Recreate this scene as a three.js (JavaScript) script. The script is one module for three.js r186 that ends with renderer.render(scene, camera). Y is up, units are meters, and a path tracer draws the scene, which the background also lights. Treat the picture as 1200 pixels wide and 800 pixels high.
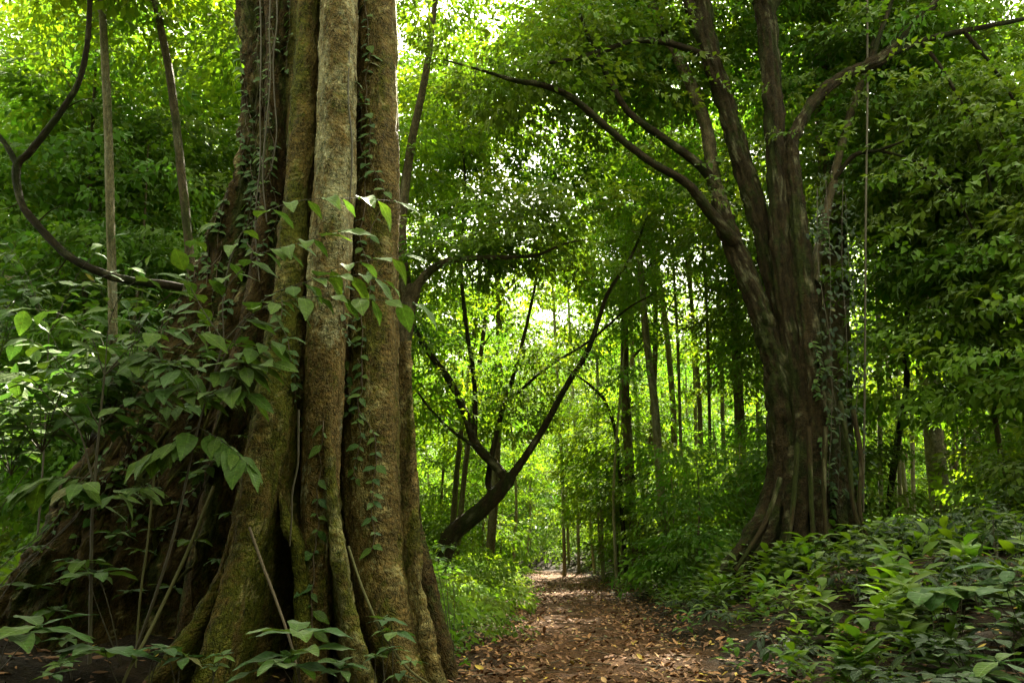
import * as THREE from 'three';
import { mergeGeometries } from 'three/addons/utils/BufferGeometryUtils.js';
import { createNoise2D, createNoise3D, createNoise4D } from 'simplex-noise';
import { MeshBVH, acceleratedRaycast } from 'three-mesh-bvh';

// ---------- camera, sky, sun, exposure ----------
const scene = new THREE.Scene();
const FOV = 50, EYE = 1.35, PITCH = Math.atan(240 / 857.8), FOC = 857.8;
const camera = new THREE.PerspectiveCamera(FOV, 1024 / 682, 0.1, 600);
camera.position.set(0, EYE, 0);
camera.rotation.x = PITCH;
const SUN = new THREE.Vector3(0.12, 1.0, -0.8).normalize();
{
  const W = 128, H = 64, data = new Float32Array(W * H * 4);       // bright thin overcast, a little brighter towards the zenith and the sun
  for (let j = 0; j < H; j++) for (let i = 0; i < W; i++) {
    const el = ((j + 0.5) / H - 0.5) * Math.PI, az = ((i + 0.5) / W - 0.5) * 2 * Math.PI;
    const y = Math.sin(el), x = Math.cos(el) * Math.cos(az), z = Math.cos(el) * Math.sin(az);
    const glow = Math.pow(Math.max(0, x * SUN.x + y * SUN.y + z * SUN.z), 6);
    const b = y < 0 ? 0.12 : 0.27 + 0.19 * y + 0.4 * glow, o = (j * W + i) * 4;
    data[o] = b; data[o + 1] = b * 0.98; data[o + 2] = b * 0.8; data[o + 3] = 1;
  }
  const sky = new THREE.DataTexture(data, W, H, THREE.RGBAFormat, THREE.FloatType);
  sky.mapping = THREE.EquirectangularReflectionMapping; sky.magFilter = THREE.LinearFilter; sky.needsUpdate = true;
  scene.background = sky; scene.environment = sky;
}
const sun = new THREE.DirectionalLight(new THREE.Color(1, 0.93, 0.72), 5);
sun.position.copy(SUN).multiplyScalar(80); sun.target.position.set(0, 0, -20);
sun.position.add(sun.target.position);
sun.castShadow = true; sun.shadow.radius = 1.5; sun.shadow.mapSize.set(4096, 4096);
Object.assign(sun.shadow.camera, { left: -60, right: 60, top: 60, bottom: -60, near: 1, far: 220 });
scene.add(sun, sun.target);
const renderer = new THREE.WebGLRenderer({ antialias: true });
renderer.toneMapping = THREE.LinearToneMapping;
renderer.toneMappingExposure = 13.5;
renderer.shadowMap.enabled = true;

// ---------- helpers ----------
let seedState = 12345;
const rnd = () => { seedState = (seedState + 0x6d2b79f5) | 0; let t = Math.imul(seedState ^ (seedState >>> 15), 1 | seedState); t = (t + Math.imul(t ^ (t >>> 7), 61 | t)) ^ t; return ((t ^ (t >>> 14)) >>> 0) / 4294967296; };
const reseed = (n) => { seedState = n; };
const rr = (a, b) => a + (b - a) * rnd();
const pick = (a) => a[Math.floor(rnd() * a.length)];
const n2 = createNoise2D(rnd), n3 = createNoise3D(rnd), n4 = createNoise4D(rnd);
const V = (x, y, z) => new THREE.Vector3(x, y, z);
const clamp = THREE.MathUtils.clamp, sst = THREE.MathUtils.smoothstep, lerp = THREE.MathUtils.lerp;
const CP = Math.cos(PITCH), SP = Math.sin(PITCH);
function ray(px, py) { const x = (px - 600) / FOC, y = (400 - py) / FOC; return V(x, y * CP + SP, y * SP - CP); }
function at(px, py, d) { const r = ray(px, py); return V(r.x * d / -r.z, EYE + r.y * d / -r.z, -d); }        // a point of the photograph (1200 x 800) at a known distance ahead
const fbm = (x, y, z) => n3(x, y, z) * 0.55 + n3(x * 2.1, y * 2.1, z * 2.1) * 0.28 + n3(x * 4.3, y * 4.3, z * 4.3) * 0.17;

const taken = new Map();
function numbered(name) { const k = taken.get(name) ?? 0; taken.set(name, k + 1); return k ? name + '_' + String(k).padStart(3, '0') : name; }
function shade(o) { o.castShadow = true; o.receiveShadow = true; return o; }
function thing(name, label, category, group) {
  const g = new THREE.Group(); g.name = numbered(name); g.userData = { label, category };
  if (group) g.userData.group = group;
  scene.add(g); return g;
}
function part(name, geo, mat, parent) { const m = shade(new THREE.Mesh(geo, mat)); m.name = name; parent.add(m); return m; }
function structure(name, geo, mat) { const m = part(name, geo, mat, scene); m.userData = { kind: 'structure' }; return m; }

// ---------- ground shape ----------
const pathX = (d) => d < 34 ? 0.46 + 0.05 * d : 2.16 + 0.05 * (d - 34) - 0.02 * (d - 34) * (d - 34);
const HALF = 1.27;
function edge(x, d) { return Math.abs(x - pathX(Math.min(d, 52))) - HALF; }
function groundY(x, z) {
  const d = -z, e = edge(x, d) + 0.25 * n2(x * 0.35, z * 0.35), right = x > pathX(Math.min(d, 52));
  let h = 0.035 * n2(x * 0.9, z * 0.9) + 0.014 * n2(x * 3.3, z * 3.3) + 0.006 * n2(x * 9, z * 9);
  if (right) h += 1.05 * (0.45 + 0.55 * sst(d, 7, 13.5)) * sst(e, 0.0, 3.8) + 0.075 * clamp(e - 3.4, 0, 16);
  else h += 0.38 * sst(e, 0.1, 4) + 0.05 * clamp(e - 3.4, 0, 16);
  h += sst(e, 0, 2) * 0.13 * n2(x * 0.5 + 9, z * 0.5);
  return h;
}

// ---------- textures ----------
function dataTex(size, fill, srgb) {
  const d = new Uint8Array(size * size * 4);
  for (let j = 0; j < size; j++) for (let i = 0; i < size; i++) { const c = fill(i / size, j / size), o = (j * size + i) * 4; for (let k = 0; k < 3; k++) d[o + k] = clamp(c[k] * 255, 0, 255); d[o + 3] = 255; }
  const t = new THREE.DataTexture(d, size, size); t.wrapS = t.wrapT = THREE.RepeatWrapping; t.magFilter = THREE.LinearFilter; t.minFilter = THREE.LinearMipmapLinearFilter; t.generateMipmaps = true;
  if (srgb) t.colorSpace = THREE.SRGBColorSpace;
  t.needsUpdate = true; return t;
}
const tile = (u, v, fu, fv, s = 0) => { const a = u * 2 * Math.PI, b = v * 2 * Math.PI, ru = fu / (2 * Math.PI), rv = fv / (2 * Math.PI); return n4(Math.cos(a) * ru + s, Math.sin(a) * ru, Math.cos(b) * rv, Math.sin(b) * rv + s); };
const crackAt = (u, v) => Math.max(1 - Math.abs(tile(u, v, 16, 5, 0.3)) / 0.07, 0.75 * (1 - Math.abs(tile(u, v, 9, 15, 6)) / 0.05), 0.6 * (1 - Math.abs(tile(u, v, 38, 12, 8)) / 0.1), 0) * clamp(0.45 + 0.9 * tile(u, v, 5, 4, 13), 0, 1);
const barkH = (u, v) => {
  const fine = tile(u, v, 40, 12, 2), spots = tile(u, v, 24, 20, 5), wart = tile(u, v, 70, 60, 7), flake = sst(tile(u, v, 13, 9, 9) + 0.3 * tile(u, v, 50, 40, 10), 0.1, 0.2);
  return clamp(0.5 + 0.12 * fine + 0.13 * spots + 0.12 * wart + 0.14 * flake - 0.5 * crackAt(u, v), 0, 1);
};
const barkBump = dataTex(512, (u, v) => { const h = barkH(u, v); return [h, h, h]; });
const barkMap = dataTex(512, (u, v) => { const h = barkH(u, v), p = tile(u, v, 7, 6, 11), q = tile(u, v, 18, 22, 4); const k = 0.36 + 0.72 * h + 0.08 * p; return [k + 0.05 * q, k + 0.02, k - 0.06 * q - 0.03]; }, true);
const leafMap = dataTex(256, (u, v) => {      // u across, v along the blade: midrib, side veins, blotches
  const s = Math.abs(u - 0.5) * 2, mid = Math.exp(-s * s * 900), vein = Math.exp(-Math.pow(((v * 9 - s * 1.6) % 1 + 1) % 1 - 0.5, 2) * 120) * (1 - s);
  const b = 0.8 + 0.12 * tile(u, v, 5, 5, 1) + 0.08 * tile(u, v, 16, 16, 3), brown = 0.35 * sst(tile(u, v, 9, 9, 21), 0.62, 0.75);
  return [b + 0.22 * mid + 0.08 * vein + brown * 0.6, b + 0.14 * mid + 0.07 * vein - brown * 0.5, b + 0.1 * mid + 0.02 * vein - brown * 0.4];
}, true);
const leafBump = dataTex(256, (u, v) => { const s = Math.abs(u - 0.5) * 2, f = ((v * 9 - s * 1.6) % 1 + 1) % 1, h = 0.5 + 0.35 * Math.sin(f * Math.PI) * (1 - 0.3 * s) - 0.4 * Math.exp(-s * s * 500); return [h, h, h]; });
const soilMap = dataTex(512, (u, v) => { const a = tile(u, v, 8, 8, 1), b = tile(u, v, 30, 30, 2), c = tile(u, v, 90, 90, 3), k = 0.62 + 0.14 * a + 0.16 * b + 0.16 * c; return [k, k * 0.97, k * 0.93]; }, true);
const soilBump = dataTex(512, (u, v) => { const k = 0.5 + 0.2 * tile(u, v, 12, 12, 1) + 0.2 * tile(u, v, 40, 40, 2) + 0.15 * tile(u, v, 100, 100, 3); return [k, k, k]; });

// ---------- materials ----------
const std = (o) => new THREE.MeshStandardMaterial(o);
const phys = (o) => new THREE.MeshPhysicalMaterial(o);
const barkMat = phys({ specularIntensity: 0.2, map: barkMap, bumpMap: barkBump, bumpScale: 0.075, vertexColors: true, side: THREE.DoubleSide, roughness: 0.82 });
const barkSmall = phys({ specularIntensity: 0.2, map: barkMap, bumpMap: barkBump, bumpScale: 0.01, vertexColors: true, roughness: 0.85 });
const soilMat = phys({ specularIntensity: 0.3, map: soilMap, bumpMap: soilBump, bumpScale: 0.03, vertexColors: true, roughness: 0.95 });
const stemMat = std({ color: new THREE.Color().setRGB(0.045, 0.035, 0.015), roughness: 0.7 });
const vineMat = std({ color: new THREE.Color().setRGB(0.08, 0.055, 0.03), roughness: 0.85 });
const leafOf = (r, g, b, coat = 0.28, tr = 0.45, tex = true) => new THREE.MeshPhysicalMaterial({ color: new THREE.Color().setRGB(r, g, b), roughness: 1, clearcoat: coat, clearcoatRoughness: 0.38, specularIntensity: 0.3, transmission: tr, thickness: 0, side: THREE.DoubleSide, map: tex ? leafMap : null, bumpMap: tex ? leafBump : null, bumpScale: 0.006 });
const nearLeaf = [leafOf(0.075, 0.18, 0.02), leafOf(0.095, 0.2, 0.016), leafOf(0.055, 0.15, 0.022), leafOf(0.125, 0.23, 0.014)];
const oldLeaf = leafOf(0.17, 0.17, 0.03);
const shadedLeaf = [leafOf(0.026, 0.065, 0.011, 0.15), leafOf(0.034, 0.078, 0.01, 0.15), leafOf(0.02, 0.052, 0.011, 0.18), leafOf(0.048, 0.095, 0.01, 0.12)];  // near leaf greens darkened, the shade on the bank put into their colour
const crownMat = leafOf(0.105, 0.19, 0.006, 0, 0.58, false);
const litterMat = std({ roughness: 0.8, side: THREE.DoubleSide });

// ---------- shapes ----------
function grid(rows, cols, pos, uv, col, index) {
  const g = new THREE.BufferGeometry();
  g.setAttribute('position', new THREE.Float32BufferAttribute(pos, 3));
  g.setAttribute('uv', new THREE.Float32BufferAttribute(uv, 2));
  if (col) g.setAttribute('color', new THREE.Float32BufferAttribute(col, 3));
  if (!index) { index = []; for (let i = 0; i < rows - 1; i++) for (let j = 0; j < cols - 1; j++) { const a = i * cols + j, b = a + cols; index.push(a, a + 1, b, b, a + 1, b + 1); } }
  g.setIndex(index); g.computeVertexNormals();
  return g;
}
function weld(g, rows, cols) {   // one normal along the seam of a closed tube
  const n = g.attributes.normal, a = V(), b = V();
  for (let i = 0; i < rows; i++) { const p = i * cols, q = p + cols - 1; a.fromBufferAttribute(n, p); b.fromBufferAttribute(n, q); a.add(b).normalize(); n.setXYZ(p, a.x, a.y, a.z); n.setXYZ(q, a.x, a.y, a.z); }
  return g;
}
const BARKS = {   // base, moss, pale lichen (linear), and how much of each
  giant: { base: [0.215, 0.142, 0.052], moss: [0.13, 0.115, 0.016], pale: [0.44, 0.34, 0.16], mossAt: 0.02, paleAt: 0.42 },
  olive: { base: [0.2, 0.135, 0.04], moss: [0.145, 0.138, 0.018], pale: [0.42, 0.34, 0.15], mossAt: -0.25, paleAt: 0.55 },
  column: { base: [0.24, 0.155, 0.06], moss: [0.15, 0.135, 0.024], pale: [0.6, 0.52, 0.34], mossAt: 0.15, paleAt: 0.45, paleUp: 0.95 },
  earthyShaded: { base: [0.1, 0.06, 0.022], moss: [0.06, 0.068, 0.011], pale: [0.22, 0.155, 0.065], mossAt: 0.0, paleAt: 0.6 },  // brown mossy bark, with deep shadow of the set-back buttress put into its colour
  dark: { base: [0.055, 0.037, 0.017], moss: [0.042, 0.05, 0.011], pale: [0.2, 0.18, 0.11], mossAt: -0.1, paleAt: 0.42 },
  pale: { base: [0.36, 0.3, 0.18], moss: [0.13, 0.15, 0.05], pale: [0.48, 0.44, 0.33], mossAt: 0.25, paleAt: 0.2 },
  brown: { base: [0.17, 0.125, 0.075], moss: [0.09, 0.1, 0.03], pale: [0.33, 0.29, 0.2], mossAt: 0.15, paleAt: 0.4 },
};
function barkColor(p, k, out, fine = 0) {
  const g = fine && n3(p.x * 30, p.y * 22, p.z * 30), m = sst(fbm(p.x * 2.2, p.y * 0.55, p.z * 2.2) + 0.3 * n3(p.x * 10, p.y * 4, p.z * 10) + 0.3 * g, k.mossAt, k.mossAt + 0.35), l = sst(fbm(p.x * 2.1 + 7, p.y * 0.8, p.z * 2.1) + 0.4 * n3(p.x * 12, p.y * 5, p.z * 12) + 0.3 * g, k.paleAt - (k.paleUp ? k.paleUp * sst(p.y, k.paleFrom ?? 2.6, (k.paleFrom ?? 2.6) + 1.8) : 0), k.paleAt + 0.1);
  const v = 1 + 0.22 * n3(p.x * 5, p.y * 2, p.z * 5);
  for (let c = 0; c < 3; c++) out.push(lerp(lerp(k.base[c] * v, k.moss[c] * v, m), k.pale[c], l * 0.8));
}
// A round limb through points [Vector3, radius]; bark lumps, furrows and colour come with it.
function limb(pts, { kind = BARKS.dark, rings = 8, round = 10, lump = 0.08, tex = 0.8, flute = 0, fluteN = 7, tension = 0.5 } = {}) {
  const c = new THREE.CatmullRomCurve3(pts.map((p) => p[0]), false, 'catmullrom', tension), n = (pts.length - 1) * rings + 1, cols = round + 1, pos = [], uv = [], col = [];
  let N = null, len = 0, prev = null; const T = V(), B = V(), q = V(), o = V();
  const rMid = pts[Math.floor(pts.length / 2)][1], wraps = Math.max(1, Math.round(2 * Math.PI * rMid / tex));
  for (let i = 0; i < n; i++) {
    const t = i / (n - 1), P = c.getPoint(t), k = Math.min(pts.length - 2, Math.floor(t * (pts.length - 1))), f = t * (pts.length - 1) - k, r = lerp(pts[k][1], pts[k + 1][1], f);
    T.copy(c.getTangent(t));
    if (!N) N = Math.abs(T.y) > 0.7 ? V(1, 0, 0) : V(0, 1, 0);
    N = N.clone().addScaledVector(T, -N.dot(T)).normalize(); B.crossVectors(T, N);
    if (prev) len += P.distanceTo(prev); prev = P;
    for (let j = 0; j < cols; j++) {
      const a = (j % round) / round * 2 * Math.PI;
      o.copy(N).multiplyScalar(Math.cos(a)).addScaledVector(B, Math.sin(a)); q.copy(P).addScaledVector(o, r);
      const d = r * (lump * fbm(q.x * 1.2 / Math.sqrt(r), q.y * 0.6 / Math.sqrt(r), q.z * 1.2 / Math.sqrt(r)) * 1.6 + flute * (Math.abs(Math.sin(a * fluteN / 2 + 0.6 * n2(len * 0.4, 3))) - 0.6));
      q.addScaledVector(o, d);
      pos.push(q.x, q.y, q.z); uv.push(j / round * wraps, len / tex); barkColor(q, kind, col);
    }
  }
  return weld(grid(n, cols, pos, uv, col), n, cols);
}
// A plank-like lobe: its rounded ridge runs through [px, py, distance, half width] and it widens back to the trunk's axis.
function lobe(ctrl, axis, { kind = BARKS.giant, rows = 400, side = 46, reach = 1.0, spread = 0.1, relief = 0.02, furrow = 0.012 } = {}) {
  const pts = ctrl.map((k) => at(k[0], k[1], k[2])), c = new THREE.CatmullRomCurve3(pts, false, 'catmullrom', 0.5), cols = side * 2 + 1, pos = [], uv = [], col = [];
  const I = V(), u = V(), v = V(), q = V(), o = V();
  let len = 0, prev = null;
  for (let i = 0; i < rows; i++) {
    const t = i / (rows - 1), R = c.getPoint(t), k = Math.min(ctrl.length - 2, Math.floor(t * (ctrl.length - 1))), w = lerp(ctrl[k][3], ctrl[k + 1][3], t * (ctrl.length - 1) - k);
    axis(R.y, I); u.set(I.x - R.x, 0, I.z - R.z); const L = u.length(); u.divideScalar(L); v.set(-u.z, 0, u.x);
    if (prev) len += R.distanceTo(prev); prev = R;
    for (let j = 0; j < cols; j++) {
      const s = (j - side) / side, g = Math.sign(s), a = Math.abs(s), x = a * a * 0.6 + a * 0.4, dist = x * Math.min(L, reach), e = Math.min(1, dist / w);
      const hw = w * Math.sqrt(Math.max(0, 1 - (1 - e) * (1 - e))) + spread * Math.max(0, dist - w);
      q.copy(R).addScaledVector(u, dist).addScaledVector(v, g * hw);
      o.copy(v).multiplyScalar(g * e).addScaledVector(u, -(1 - e)).normalize();
      const d = relief * fbm(q.x * 2.6, q.y * 0.9, q.z * 2.6) * 2.2 + furrow * (1 - 2 * Math.abs(n3(q.x * 7, q.y * 1.1, q.z * 7))) + 0.006 * n3(q.x * 20, q.y * 11, q.z * 20) - 0.007 * Math.max(0, 1 - Math.abs(n3(q.x * 4, q.y * 5, q.z * 4)) / 0.08);
      q.addScaledVector(o, d);
      pos.push(q.x, q.y, q.z); uv.push(g * (dist + hw * 0.6) / 0.9, len / 0.9); barkColor(q, kind, col, 1);
    }
  }
  return grid(rows, cols, pos, uv, col);
}
// A leaf blade along +x from its stalk, folded at the midrib, tip drooping; width across z.
function blade(L, W, n = 6, { fold = 0.22, droop = 0.25, widest = 0.5, wave = 0.03, stalk = 0.06, two = true } = {}) {
  const pos = [], uv = [], idx = [], ph = rnd() * 6;
  for (let i = 0; i <= n; i++) {
    const t = i / n, e = t < widest ? t / widest : (1 - t) / (1 - widest), w = (i === 0 || i === n) ? 0.004 : W / 2 * Math.pow(Math.sin(e * Math.PI / 2), t < widest ? 0.75 : 0.95);
    const x = stalk * L + t * L * (1 - droop * droop * 0.4 * t), y = -droop * L * t * t * 0.7;
    const wv = wave * L * Math.sin(t * 11 + ph);
    pos.push(x, y + w * fold + wv * w / (W / 2), w, x, y, 0, x, y + w * fold - wv * w / (W / 2), -w);
    uv.push(0.5 + w / W, t, 0.5, t, 0.5 - w / W, t);
    if (i < n) { const a = i * 3; idx.push(a, a + 3, a + 1, a + 1, a + 3, a + 4, a + 1, a + 4, a + 2, a + 2, a + 4, a + 5); }
  }
  const g = grid(0, 0, pos, uv, null, idx.reverse());
  const s = new THREE.CylinderGeometry(0.006 * L / 0.2, 0.008 * L / 0.2, stalk * L * 1.3, 3, 1, true); s.rotateZ(-Math.PI / 2); s.translate(stalk * L * 0.5, 0, 0);
  return two ? mergeGeometries([g.toNonIndexed(), s.toNonIndexed()]) : g;
}
// A twig with side shoots and small four-sided leaves, for the crowns.
function spray(nLeaf, leafL, len, flat) {
  const pos = [], idx = [];
  const e = new THREE.Euler(), qt = new THREE.Quaternion(), p = V();
  for (let i = 0; i < nLeaf; i++) {
    const t = (i + 0.5) / nLeaf, sgn = i % 2 ? 1 : -1, L = leafL * rr(0.7, 1.2), W = L * rr(0.42, 0.58), out = sgn * Math.sqrt(rnd()) * 0.42 * len * Math.sin(Math.PI * (0.15 + 0.8 * t));
    const bx = t * len + Math.abs(out) * 0.4, by = -0.22 * len * t * t - 0.3 * Math.abs(out) + rr(-0.06, 0.08), bz = out;
    e.set(rr(-0.8, 0.8) * flat, -sgn * rr(0.1, 1.35) * (1 - 0.5 * t), rr(-1.0, 0.25) * flat, 'YZX'); qt.setFromEuler(e);
    const a = pos.length / 3;
    for (const [x, y, z] of [[0, 0, 0], [L * 0.45, W * 0.14, W / 2], [L * 0.5, -L * 0.02, 0], [L * 0.45, W * 0.14, -W / 2], [L, -L * 0.18, 0]]) { p.set(x, y, z).applyQuaternion(qt); pos.push(p.x + bx, p.y + by, p.z + bz); }
    idx.push(a, a + 1, a + 2, a + 1, a + 4, a + 2, a, a + 2, a + 3, a + 2, a + 4, a + 3);
  }
  const a = pos.length / 3;
  pos.push(0, 0, 0.005, 0, 0, -0.005, len, -0.25 * len, 0, 0, 0.006, 0, 0, -0.006, 0);
  idx.push(a, a + 1, a + 2, a + 3, a + 4, a + 2);
  return grid(0, 0, pos, new Float32Array(pos.length / 3 * 2), null, idx);
}
reseed(77);
const SPRAYS = [spray(25, 0.19, 0.85, 1), spray(22, 0.215, 0.85, 1), spray(29, 0.165, 0.78, 1.1), spray(25, 0.195, 0.92, 0.85)];
const BIG = [spray(20, 0.3, 1.2, 1)];

// Leaves of a crown: sprays gathered in flat clusters; one instanced part.
const j4 = (x) => Math.abs(Math.round(x)) % 4;
// where the crowns stand apart and let a beam of sun down to the path and the thicket
const GAPS = [[0.9, 0, -8.3, 0.5], [1.9, 0, -9, 0.3], [1.6, 0, -13.5, 0.5], [2.2, 0, -23, 0.9], [2.4, 0.5, -36, 1.8], [-4.9, 2.6, -7.2, 1.0], [-0.8, 3, -22, 1.2], [5, 4, -24, 1.0], [7.8, 4, -28, 1.0], [4, 8, -30, 1.0], [6.5, 9, -25, 1.0], [0, 10, -22, 1.2], [2.5, 11, -23, 1.0], [-2, 7, -20, 1.2], [10.5, 5, -22, 1.2], [9, 9, -30, 1.2], [12, 9, -22, 1.0], [-4.0, 2.3, -7, 0.6]];
class Leafage {
  constructor() { this.m = []; this.c = []; }
  add(p, dir, s, tint) {
    const q = new THREE.Quaternion().setFromEuler(new THREE.Euler(rr(-0.5, 0.5), dir, rr(-0.55, 0.35), 'YZX'));
    this.m.push(new THREE.Matrix4().compose(p, q, V(s, s, s))); this.c.push(tint);
  }
  cluster(c, rad, flat, n, s, tint) {
    for (const [x, y, z, w] of GAPS) { const k = V(c.x - x, c.y - y, c.z - z), q = k.dot(SUN); if (q > 1 && k.addScaledVector(SUN, -q).length() < w + 0.45) return; }
    for (let i = 0; i < n; i++) {
      const a = rr(0, 6.283), r = Math.sqrt(rnd()) * rad, y = (rnd() + rnd() - 1) * rad * flat;
      const k = tint.clone().multiplyScalar(rr(0.75, 1.25)); k.r *= rr(0.82, 1.2);
      this.add(V(c.x + Math.cos(a) * r, c.y + y - 0.25 * r * r / rad, c.z + Math.sin(a) * r), -a + rr(-0.7, 0.7), s * rr(0.7, 1.25), k);
    }
  }
  build(name, geo, mat, parent) {
    const im = shade(new THREE.InstancedMesh(geo, mat, this.m.length)); im.name = name; im.userData.kind = 'stuff';
    this.m.forEach((m, i) => { im.setMatrixAt(i, m); im.setColorAt(i, this.c[i]); });
    parent.add(im); return im;
  }
}
const tint = (r, g, b) => new THREE.Color().setRGB(r, g, b);
const TINTS = [tint(1, 1, 1), tint(0.72, 0.9, 1), tint(1.25, 1.12, 0.8), tint(0.85, 0.8, 0.9), tint(1.1, 1.15, 0.9)];

// ---------- ground ----------
{
  const xs = [], zs = [];
  for (let x = -160; x < -14; x += 6) xs.push(x);
  for (let x = -14; x < -4; x += 0.25) xs.push(x);
  for (let x = -4; x < 8; x += 0.07) xs.push(x);
  for (let x = 8; x < 20; x += 0.3) xs.push(x);
  for (let x = 20; x <= 160; x += 6) xs.push(x);
  for (let z = 60; z > 0; z -= 5) zs.push(z);
  for (let d = 0; d < 5; d += 0.4) zs.push(-d);
  for (let d = 5; d < 14; d += 0.06) zs.push(-d);
  for (let d = 14; d < 60; d *= 1.012) zs.push(-d);
  for (let d = 60; d <= 260; d += 8) zs.push(-d);
  const pos = [], uv = [], col = [];
  for (const z of zs) for (const x of xs) {
    const y = groundY(x, z) + (z > -16 ? 0.012 * n2(x * 14, z * 14) : 0);
    pos.push(x, y, z); uv.push(x / 1.6, z / 1.6);
    const e = edge(x, -z) + 0.35 * n2(x * 0.8, z * 0.8), p = 1 - sst(e, -0.5, 0.5), k = 1 + 0.25 * n2(x * 1.3, z * 1.3);
    col.push(lerp(0.045, 0.17, p) * k, lerp(0.03, 0.085, p) * k, lerp(0.016, 0.038, p) * k);
  }
  const idx = [];
  for (let i = 0; i < zs.length - 1; i++) for (let j = 0; j < xs.length - 1; j++) { const a = i * xs.length + j, b = a + xs.length; idx.push(a, a + 1, b, b, a + 1, b + 1); }
  structure('ground', grid(0, 0, pos, uv, col, idx), soilMat);
}

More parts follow.
